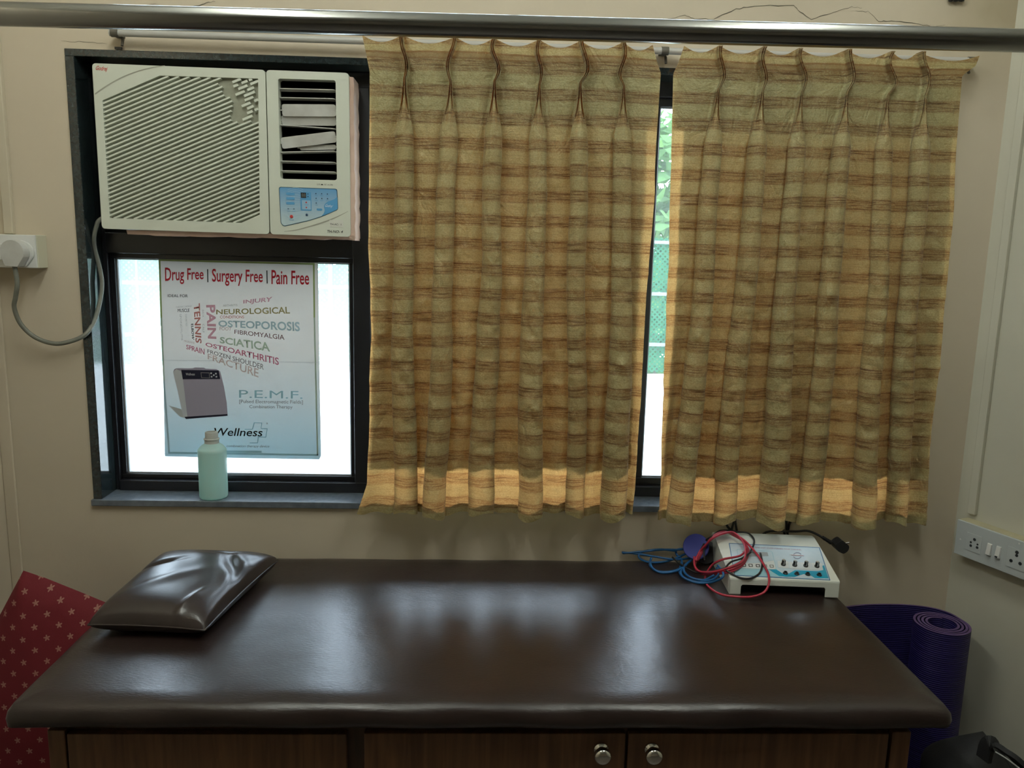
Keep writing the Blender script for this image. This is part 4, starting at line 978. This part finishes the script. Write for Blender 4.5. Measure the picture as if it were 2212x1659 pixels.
for u, v in ((1610, 870), (1768, 920)):
    s_, z = sz(z7(u, v)); o = obj('rocker_switch', MB().add([RW(s_-.0065, .0432, z-.017), RW(s_+.0065, .0432, z-.017), RW(s_+.0065, .0432, z+.017), RW(s_-.0065, .0432, z+.017), RW(s_-.006, .052, z-.014), RW(s_+.006, .052, z-.014), RW(s_+.006, .047, z+.016), RW(s_-.006, .047, z+.016)],
        [(0,3,2,1),(4,5,6,7),(0,1,5,4),(1,2,6,5),(2,3,7,6),(3,0,4,7)]), M['white'], sw, bevel=.0006)
    if u > 1700: obj('indicator', rbox(MB(), s_-.0035, s_+.0035, .0515, .0535, z-.013, z-.0095), M['hole'], o)
m_ = module(1930, 800, 2280, 1300, 'socket')
for u, v, r in ((2095, 920, .0048), (2090, 975, .0040), (1990, 1065, .0046), (2150, 1118, .0046)): s_, z = sz(z7(u, v)); obj('pin_hole', MB().lathe([(r, 0), (r, .0006)], 14, RW(s_, .0446, z), -nR), M['hole'], m_)
for u, v in ((1090, 690), (2130, 768)): rdisc(z7(u, v), .0024, 'screw', M['white'], sw, .001)

# ================================================================== ELECTROTHERAPY UNIT
dc = Vector((.797, -.142, BT)); drz = math.radians(-4)
du = thing('electrotherapy_unit', 'white electrotherapy unit with blue panel and four black knobs', 'therapy device', tuple(dc), drz)
DM = TM[du.name]; HW = .140
prof = [(-.122, .008), (-.122, .042), (-.112, .0455), (.050, .0790), (.085, .0850), (.108, .0840), (.116, .0760), (.116, .008)]
mb = MB(); vs = []; nseg = len(prof)
for sx in (-1, 1):
    for y, z in prof: vs.append((sx*(HW-.0), y, z))
fs = [tuple(range(nseg)), tuple(range(2*nseg-1, nseg-1, -1))]+[(i, (i+1) % nseg, nseg+(i+1) % nseg, nseg+i) for i in range(nseg) if i != nseg-1]
# front apron with the wide arch, side feet
body = MB().add(vs, fs); M['devwhite'] = mat('cream_white_metal', (.74, .76, .70), .32)
arch = [(-HW, .0), (-HW+.030, .0), (-HW+.030, .022), (-HW+.033, .026), (HW-.038, .026), (HW-.035, .022), (HW-.035, 0), (HW, 0), (HW, .040), (-HW, .040)]
sh_ = MB(); top_ = [(-.122, .040), (-.120, .0445), (-.112, .0465), (.050, .0790), (.085, .0850), (.108, .0840), (.116, .0760), (.116, .0)]
inn = [(.113, .0), (.113, .0745), (.106, .081), (.085, .082), (.050, .076), (-.112, .0435), (-.119, .0425), (-.119, .040)]
cs = top_+inn; k = len(cs)
sh_.add([(-HW, y, z) for y, z in cs]+[(HW, y, z) for y, z in cs], [(i, (i+1) % k, k+(i+1) % k, k+i) for i in range(k)])
for sx in (-1, 1):
    x = sx*HW; x2 = sx*(HW-.003); side_ = [(-.122, 0), (-.122, .040), (-.120, .0445), (-.112, .0465), (.050, .0790), (.085, .0850), (.108, .0840), (.116, .0760), (.116, 0)]
    kk = len(side_); sh_.add([(x, y, z) for y, z in side_]+[(x2, y, z) for y, z in side_], [tuple(range(kk)), tuple(range(2*kk-1, kk-1, -1))]+[(i, (i+1) % kk, kk+(i+1) % kk, kk+i) for i in range(kk)])
sh_.plate(arch, [], lambda x, z, d: Vector((x, d, z)), -.122, -.119)
obj('housing', sh_, M['devwhite'], du, world=False, bevel=.0012)
obj('underside', MB().box(-HW+.004, HW-.004, -.06, .112, .001, .036), M['black'], du, world=False)
P0 = Vector((0, -.112, .0465)); P1_ = Vector((0, .050, .0790)); sl_ = (P1_-P0).normalized(); nl = Vector((0, -sl_.z, sl_.y))
Pw = DM @ (P0+nl*.0002); Nw = DM.to_3x3() @ nl
zd = lambda u, v, h=0: atp(1560+u/8.508, 1140+v/8.508, Pw+Nw*h, Nw)
def dp(name, pts, m, h, par, r=0, th=.0003): return patch(name, [zd(u, v, h) for u, v in (rpoly(pts, r) if r else pts)], m, par, th)
M['panelblue'] = mat('panel_blue_edge', (.03, .16, .36), .3); M['panelsky'] = mat('panel_pale_blue', (.52, .66, .76), .3, var=(30, (.62, .72, .80)))
M['panelcyan'] = mat('panel_cyan', (.01, .33, .52), .3); M['panelwhite'] = mat('panel_white', (.70, .74, .76), .35); M['panellight'] = mat('panel_light_cyan', (.34, .60, .70), .3)
pn = dp('panel_border', [(122, 284), (1792, 362), (1990, 968), (225, 882)], M['panelblue'], 0, du)
dp('panel_print', [(138, 296), (1780, 372), (1970, 955), (236, 870)], M['panelsky'], .0004, pn)
dp('print_block', [(210, 640), (300, 620), (240, 760), (700, 770), (980, 770), (1100, 905), (240, 862)], M['panellight'], .0008, pn)
dp('print_wave', [(870, 775), (1000, 770), (1120, 850), (1230, 840), (1340, 780), (1560, 790), (1760, 800), (1860, 780), (1840, 700), (1875, 690), (1955, 930), (1700, 925), (1640, 880), (1500, 850), (1330, 905), (1160, 900), (1050, 890)], M['panelcyan'], .0010, pn)
dp('display_plate', [(262, 392), (920, 432), (1000, 772), (345, 752)], M['panellight'], .0011, pn, 30); dp('display_plate', [(272, 402), (912, 440), (990, 764), (352, 744)], M['panelwhite'], .0013, pn, 30)
dp('display_tint', [(275, 404), (912, 440), (950, 600), (620, 650), (320, 640)], M['panelsky'], .0016, pn, 20)
dp('lcd_window', [(360, 430), (830, 452), (850, 520), (520, 530), (385, 470)], mat('lcd_grey', (.40, .43, .46), .2), .0019, pn)
for i, (u, v) in enumerate(((400, 690), (522, 692), (655, 698), (785, 702), (908, 706))):
    dp('button', [(u-40, v-26), (u+34, v-24), (u+42, v+26), (u-32, v+24)], M['inkblack'] if i in (0, 1, 2) else M['seg'], .0018, pn, 8); dp('button_face', [(u-26, v-16), (u+20, v-14), (u+28, v+16), (u-18, v+14)], M['panelwhite'], .0022, pn, 6)
M['dullred'] = mat('dull_red_print', (.45, .20, .28), .5)
lettering('TENS UNIT COMPUTERISED FOUR CHANNEL', [zd(590, 350, .0012), zd(1455, 395, .0012), zd(1460, 418, .0012), zd(595, 372, .0012)], M['dullred'], pn)
# emblem: two arcs and a line of lettering through it
M['greyblue'] = mat('grey_blue_print', (.26, .30, .42), .4)
for s0, s1 in ((200, 340), (20, 160)):
    o_ = [(1382+80*math.cos(math.radians(a)), 512+62*math.sin(math.radians(a))) for a in range(s0, s1+1, 10)]; i_ = [(1382+64*math.cos(math.radians(a)), 512+46*math.sin(math.radians(a))) for a in range(s1, s0-1, -10)]
    dp('emblem', o_+i_, M['greyblue'], .0012, pn)
dp('emblem', [(1232, 494), (1382, 486), (1514, 514), (1382, 520)], M['panelwhite'], .0011, pn)
dp('emblem', [(1270, 497), (1495, 510), (1495, 519), (1270, 505)], M['dullred'], .0014, pn)
for u, v in ((1122, 690), (1332, 705), (1535, 715), (1740, 725)):
    dp('knob_scale', [(u-105, v-80), (u+95, v-70), (u+110, v+55), (u-90, v+45)], M['panelwhite'], .0011, pn)
    b = zd(u, v-8, .0013); kb = obj('knob', MB().lathe([(.0062, 0), (.0062, .0035), (.0050, .0045), (.0046, .0145), (.0040, .0152)], 20, b, Nw), M['black'], du); autosmooth(kb)
    sd_ = DM.to_3x3() @ Vector((0, -1, 0)); q = b+Nw*.0095+(sd_-Nw*sd_.dot(Nw)).normalized()*.0048
    obj('pointer', MB().obox(q, (DM.to_3x3() @ Vector((1, 0, 0)))*.0007, (sd_-Nw*sd_.dot(Nw)).normalized()*.0004, Nw*.0055), M['knobwhite'], kb)
    obj('knob_cap', MB().lathe([(.0040, 0), (.0038, .0006)], 18, b+Nw*.0152, Nw), mat('silver_cap', (.55, .58, .60), .3, metal=.7), kb)
for u, v in ((1162, 840), (1372, 852), (1572, 860), (1784, 872)):
    b = zd(u, v, .0013); jk = obj('jack_socket', MB().lathe([(.0066, 0), (.0062, .002), (.0045, .003), (.0045, .0055), (.0028, .0057), (.0026, .002)], 20, b, Nw), M['black'], du); autosmooth(jk)
# mains cord with its black plug hanging past the end of the table
mc = thing('mains_cord', 'black mains cord with moulded plug behind the therapy device', 'power cord', (.95, -.03, BT))
pp = [at(1808, 1176, 'y', -.062), at(1832, 1186, 'y', -.062)]; pc = at(1810, 1178, 'y', -.062)
cp = [(.80, -.022, .79), (.82, -.024, .835)]+[tuple(at(u, v, 'y', y)) for u, v, y in ((1718, 1148, -.035), (1745, 1147, -.04), (1768, 1156, -.05), (1782, 1166, -.058))]
obj('cable', MB().tube(cp, .0034, 8), M['blacksoft'], mc, smooth=True)
a, b = at(1776, 1160, 'y', -.055), at(1796, 1173, 'y', -.062)
obj('strain_relief', MB().tube([tuple(a.lerp(b, t/12)) for t in range(13)], lambda t: lerp(.0048, .0064, t)*(1 if int(t*12) % 2 else .82), 12, 0), M['black'], mc, smooth=True)
o2 = [(-.013, -.004), (-.016, .006), (-.006, .016), (.004, .021), (.013, .014), (.026, .004), (.024, -.010), (.012, -.020), (-.004, -.013)]
obj('plug', MB().plate(rpoly(o2, .006), [], lambda x, z, d: Vector((pc.x+x, d, pc.z+z)), -.078, -.046), M['black'], mc, bevel=.004, seg=3)
obj('pin', MB().cyl((pc.x+.020, -.062, pc.z+.006), (pc.x+.030, -.066, pc.z+.010), .0025, 10), M['chrome'], mc)
# black cables that come down the wall behind the unit
for i, (l, nm) in enumerate((([(1570, 1098), (1566, 1118), (1572, 1138), (1588, 1150), (1600, 1152)], ''), ([(1606, 1092), (1592, 1112), (1582, 1138), (1578, 1160)], ''), ([(1592, 1096), (1588, 1120), (1592, 1150)], ''),
                  ([(1676, 1112), (1688, 1128), (1693, 1148), (1700, 1165)], ''), ([(1682, 1104), (1698, 1124), (1700, 1148), (1706, 1165)], ''), ([(1716, 1112), (1706, 1130), (1702, 1150)], ''))):
    p = [tuple(at(u, v, 'y', -.012)) for u, v in l]; p = [(p[0][0], -.010, p[0][2]+.05)]+p
    o = obj('wall_cable', MB().tube(p, .0034, 8), M['blacksoft'], smooth=True)
    tag(o, ('black cable on the wall behind the coiled electrode leads', 'black cable on the wall above the middle of the therapy device')[i > 2], 'cable', 'black cables on the wall')

# ================================================================== ELECTRODE LEADS AND PADS
def lead(name, label, strands, r, m, ends=()):
    t = thing(name, label, 'lead', tuple(at(*strands[0][0][:2], 'z', BT)))
    for s_ in strands: obj('wire', MB().tube([tuple(onto(u, v, r+z)) for u, v, z in s_], r, 8, 7), M[m], t, smooth=True)
    for (a, b, rr, mm, nn) in ends:
        pa_, pb2 = at(a[0], a[1], 'z', a[2]), at(b[0], b[1], 'z', b[2]); obj(nn, MB().cyl(pa_, pb2, rr, 10), M[mm], t)
    return t
zl = lambda u, v: (1320+u/3.814, 1080+v/3.814)
DI = DM.inverted()
def hf(p):                               # height of the table top, the unit and the slack beside it
    q = DI @ p; x, y = q.x, q.y
    yy = min(max(y, -.122), .116); top_z = interp([(-.122, .043), (-.112, .0475), (.05, .080), (.085, .086), (.116, .082)], yy)
    dx = max(-HW-x, x-HW, 0); dy = max(-.122-y, y-.116, 0); d_ = math.hypot(dx, dy)
    return BT+top_z*(1-sm(.004, .055, d_))
def onto(u, v, h):
    d = ray(u, v); a, b = 1.2, 2.6
    t = a
    while t < 2.6:
        p = CAM+d*t
        if p.z < hf(p)+h: break
        t += .004
    p = CAM+d*t
    return at(u, v, 'y', -.012) if p.y > -.012 else p
def Z(l): return [(*zl(u, v), z) for u, v, z in l]
zb_ = .0005; zr = .002
lead('blue_lead', 'bundle of blue electrode lead coiled on the table edge', [
    Z([(90, 432, zb_), (200, 442, zb_+.003), (350, 465, zb_+.007), (520, 490, zb_+.007), (640, 480, zb_+.008), (700, 465, zb_+.01)]),
    Z([(95, 440, zb_), (260, 425, zb_+.006), (420, 410, zb_+.010), (560, 410, zb_+.012), (660, 400, zb_+.014), (640, 430, zb_+.010), (480, 500, zb_), (330, 515, zb_), (235, 480, zb_), (250, 430, zb_), (400, 408, zb_+.003), (540, 420, zb_+.005)]),
    Z([(330, 480, zb_+.003), (320, 540, zb_), (380, 585, zb_), (480, 592, zb_), (570, 560, zb_), (580, 490, zb_+.004), (540, 450, zb_+.006), (545, 410, zb_+.01), (640, 400, zb_+.01)]),
    Z([(320, 500, zb_+.007), (345, 565, zb_+.004), (430, 600, zb_), (560, 575, zb_+.006), (650, 500, zb_+.008), (690, 470, zb_+.012)]),
    Z([(580, 520, zb_+.006), (565, 600, zb_), (620, 650, zb_), (720, 672, zb_), (840, 655, zb_), (890, 600, zb_), (870, 560, zb_)]),
    Z([(620, 540, zb_+.008), (575, 590, zb_+.005), (600, 640, zb_+.005), (700, 680, zb_), (820, 680, zb_), (915, 640, zb_), (920, 590, zb_), (880, 540, zb_)]),
    Z([(690, 470, zb_+.014), (600, 560, zb_+.009), (640, 630, zb_+.006), (760, 660, zb_+.006), (850, 620, zb_+.006)])], .0032, 'bluecable')
def ring(k, l): return Z([(700+k*8, 470, .022+l), (690, 545, .012+l), (735, 598+k*4, .008+l), (850, 600+k*4, .004+l), (990, 570+k*10, zr+l), (1090, 510+k*8, zr+l), (1120+k*6, 420, .004+l), (1085, 340, .008+l), (1010, 280+k*6, .010+l), (930, 268-k*4, .014+l), (850, 300-k*4, .016+l), (790, 360, .018+l), (740+k*6, 430, .022+l), (705+k*4, 500, .020+l)])
lead('red_lead', 'looped red electrode lead lying over the therapy device', [ring(0, .006), ring(2, 0), ring(-2, .012),
    Z([(850, 290, .016), (960, 270, .016), (1080, 320, .012), (1180, 420, .008), (1250, 520, .004), (1295, 610, .004), (1300, 690, .004), (1260, 760, .004), (1170, 795, zb_), (1040, 798, zb_), (900, 775, zb_), (800, 710, zb_), (775, 640, .004), (830, 540, .012), (920, 490, .010), (1060, 460, .010), (1120, 400, .012)])], .0030, 'redcable')
lead('black_lead', 'looped black electrode lead tangled with the red lead', [
    Z([(505, 472, .012), (560, 520, .012), (640, 570, .012), (720, 600, .014), (860, 580, .014), (1000, 545, .010), (1100, 480, .012), (1160, 400, .008), (1178, 330, .004), (1130, 275, .004), (1040, 262, .006), (960, 250, .010), (890, 258, .014), (830, 300, .02), (775, 340, .024), (765, 420, .026), (770, 500, .022)]),
    Z([(1230, 440, .002), (1245, 520, .002), (1225, 600, .001), (1150, 645, .001), (1060, 640, .001), (980, 600, .002), (945, 565, .006), (990, 510, .012), (1080, 480, .014), (1150, 430, .014)])], .0026, 'blacksoft')
pa_, pb2 = onto(*zl(770, 360), .030), onto(*zl(708, 470), .026); bl_ = [o for o in bpy.data.objects if o.name.startswith('black_lead')][0]
obj('pin_plug', MB().cyl(pa_, pa_.lerp(pb2, .62), .0034, 10), M['blacksoft'], bl_); obj('plug_tip', MB().cyl(pa_.lerp(pb2, .62), pb2, .0022, 10), M['chrome'], bl_)
# round pads
def padobj(label, u, v, z, r, n_, m, h=.004):
    c = at(u, v, 'y', z); t = thing('electrode_pad', label, 'electrode pad', tuple(c), group='electrode pads')
    n_ = Vector(n_).normalized(); o = obj('disc', MB().lathe([(r*.96, -h), (r, -h*.6), (r, h*.6), (r*.96, h)], 36, c, n_), M[m], t); autosmooth(o)
    obj('stud', MB().lathe([(.006, 0), (.006, .006), (.003, .010)], 14, c+n_*(-h), -n_), M['black'], t); return t
u, v = zl(700, 385); padobj('round blue rubber electrode pad leaning on the blue lead', u, v, -.062, .036, (-.35, -.80, .50), 'bluepad')
u, v = zl(775, 430); padobj('round black rubber electrode pad behind the blue pad', u, v, -.040, .034, (-.30, -.80, .45), 'black')

# ================================================================== SMALL DARK HOOKS AT THE TOP OF THE WALL
hk = thing('wall_hook', 'dark hooks on the wall above the curtain at the damp corner', 'hook', tuple(at(2066, 0, 'y', -.012)))
for u in (2055, 2066, 2078): p = at(u, -4, 'y', -.012); obj('bead', MB().lathe([(.001, -.009), (.006, -.0075), (.0085, 0), (.006, .0075), (.001, .009)], 16, p), M['black'], hk, smooth=True)
p = at(2066, -12, 'y', -.012); obj('backplate', MB().box(p.x-.025, p.x+.025, -.010, -.0006, p.z-.004, p.z+.022), M['black'], hk, bevel=.002)

# ================================================================== LAMPS OF THE ROOM
def tubelight(label, c, ln, along, out, strength, grp, col=(.95, 1.0, .91)):
    c = Vector(c); along = Vector(along); out = Vector(out); sidev = along.cross(out)
    t = thing('tube_light', label, 'lamp', tuple(c), group=grp)
    obj('housing', MB().obox(c+out*.016, along*ln/2, sidev*.022, out*.0155), M['white'], t, bevel=.003)
    tb_ = MB().cyl(c+out*.052-along*(ln/2-.03), c+out*.052+along*(ln/2-.03), .0135, 20); o = obj('tube', tb_, emis('tube_glow', col, strength), t); autosmooth(o)
    for s_ in (-1, 1): obj('end_cap', MB().obox(c+out*.045+along*s_*(ln/2-.018), along*.012, sidev*.015, out*.024), M['white'], t)
for x in (-.55, .75): tubelight('fluorescent tube light fixed under the ceiling', (x, -1.15, ZC), 1.2, (0, 1, 0), (0, 0, -1), TUBE_CEIL, 'ceiling tube lights')

# ================================================================== OUTSIDE
M['terrace'] = mat('terrace_tiles', (.60, .60, .58), .7, var=(1.5, (.52, .52, .5))); M['parapet'] = mat('white_limewash', (.82, .82, .80), .8)
M['ground'] = mat('grass_ground', (.20, .26, .12), .9, var=(.6, (.30, .28, .18))); M['bark'] = mat('bark', (.12, .09, .06), .9)
o = obj('added_shade_slab', MB().box(-1.6, 1.75, .2005, .74, 2.255, 2.325), M['parapet'], bevel=.004); struct(o, 'unseen slab added outside to dim the upper curtains')  # unseen slab, added to keep skylight off the upper curtains
o = obj('ground', MB().box(-30, 30, 3.6, 40, -1.4, -1.2), M['ground']); struct(o, 'grassy ground outside beyond the parapet')
ter = obj('terrace', MB().box(-6, 6, .2, 3.2, .18, .26), M['terrace']); struct(ter, 'pale tiled terrace outside the window')
for i in range(9):
    for j in range(5):
        mb = MB().box(-3.6+i*.8+.004, -2.8+i*.8-.004, .25+j*.58+.004, .83+j*.58-.004, .2603, .272); obj('tile', mb, M['terrace'], ter)
o = obj('parapet', MB().box(-6, 6, 3.12, 3.27, .26, .78), M['parapet'], bevel=.006); tag(o, 'white low parapet wall outside the window', 'wall')
fe = thing('railing_fence', 'green mesh fence on iron rails standing on the white parapet', 'fence', (0, 3.2, .78))
M['rail'] = mat('painted_iron', (.12, .125, .125), .5)
for z in (.98, 1.32, 1.66): obj('rail', MB().box(-6, 6, 3.185, 3.205, z, z+.022), M['rail'], fe)
for i in range(41): x = -5+i*.25; obj('post' if i % 4 == 0 else 'bar', MB().box(x-.012 if i % 4 == 0 else x-.005, x+.012 if i % 4 == 0 else x+.005, 3.19, 3.20, .7805, 1.72), M['rail'], fe)
def net():
    m, nt, out = newmat('green_shade_net'); L = nt.links; tc = nd(nt, 'TexCoord'); mp = nd(nt, 'Mapping'); mp.inputs['Rotation'].default_value = (0, PI/4, 0); mp.inputs['Scale'].default_value = (42, 42, 42); L.new(tc.outputs['Object'], mp.inputs['Vector'])
    fr = nd(nt, 'VectorMath', operation='FRACTION'); L.new(mp.outputs[0], fr.inputs[0]); s = nd(nt, 'SeparateXYZ'); L.new(fr.outputs[0], s.inputs[0])
    a = nd(nt, 'Math', operation='GREATER_THAN'); a.inputs[1].default_value = .45; L.new(s.outputs[0], a.inputs[0]); b = nd(nt, 'Math', operation='GREATER_THAN'); b.inputs[1].default_value = .45; L.new(s.outputs[2], b.inputs[0])
    mm = nd(nt, 'Math', operation='MULTIPLY'); L.new(a.outputs[0], mm.inputs[0]); L.new(b.outputs[0], mm.inputs[1])
    d = nd(nt, 'BsdfDiffuse'); d.inputs[0].default_value = (.02, .13, .065, 1); tl = nd(nt, 'BsdfTranslucent'); tl.inputs[0].default_value = (.02, .16, .08, 1); ad = nd(nt, 'MixShader'); ad.inputs[0].default_value = .4; L.new(d.outputs[0], ad.inputs[1]); L.new(tl.outputs[0], ad.inputs[2])
    t = nd(nt, 'BsdfTransparent'); mx = nd(nt, 'MixShader'); L.new(mm.outputs[0], mx.inputs[0]); L.new(ad.outputs[0], mx.inputs[1]); L.new(t.outputs[0], mx.inputs[2]); L.new(mx.outputs[0], out.inputs[0]); return m
obj('net', MB().box(-5.5, 5.5, 3.215, 3.217, .80, 1.70), net(), fe)
def leafm(name, c):
    m, nt, out = newmat(name); L = nt.links; d = nd(nt, 'BsdfDiffuse'); t = nd(nt, 'BsdfTranslucent'); d.inputs[0].default_value = rgb(c); t.inputs[0].default_value = rgb((c[0]*1.2, c[1]*1.3, c[2]*.7)); mx = nd(nt, 'MixShader'); mx.inputs[0].default_value = .4
    L.new(d.outputs[0], mx.inputs[1]); L.new(t.outputs[0], mx.inputs[2]); L.new(mx.outputs[0], out.inputs[0]); return m
LM = [leafm('leaf_mid', (.085, .155, .06)), leafm('leaf_pale', (.12, .18, .085))]
def tree(label, x, y, zc, rx, rz_, n, m, seed):
    rn = random.Random(seed); t = thing('tree', label, 'tree', (x, y, -1.2), group='trees beyond the fence')
    obj('trunk', MB().tube([(x, y, -1.2), (x+.1, y, zc-rz_*.8), (x, y, zc)], lambda q: lerp(.16, .06, q), 10), M['bark'], t, smooth=True)
    mb = MB()
    for _ in range(n):
        while True:
            p = Vector((rn.uniform(-1, 1), rn.uniform(-1, 1), rn.uniform(-1, 1)))
            if .25 < p.length < 1: break
        q = Vector((x+p.x*rx, y+p.y*rx, zc+p.z*rz_*(1+.25*noise.noise(p*2.5+Vector((seed, 0, 0)))))); a = Vector((rn.gauss(0, 1), rn.gauss(0, 1), rn.gauss(0, .6))).normalized(); b = a.orthogonal().normalized()*rn.uniform(.05, .09); a = a*rn.uniform(.09, .16)
        mb.add([q-a, q+b, q+a, q-b], [(0, 1, 2, 3)])
    o = obj('crown', mb, LM[m], t, fix=False); o['kind'] = 'stuff'
tree('broad leafy tree beyond the fence seen between the curtains', 2.1, 8.2, 1.55, 1.35, 1.75, 3200, 0, 1); tree('pale green tree beyond the fence left of the poster', -4.2, 7.5, 1.2, 1.6, 1.6, 2600, 1, 2)
tree('tall green tree far beyond the fence', 5.4, 11.5, 1.9, 1.7, 2.0, 2600, 1, 3); tree('low green tree behind the poster window', -1.0, 9.6, .9, 1.5, 1.4, 2600, 0, 5)
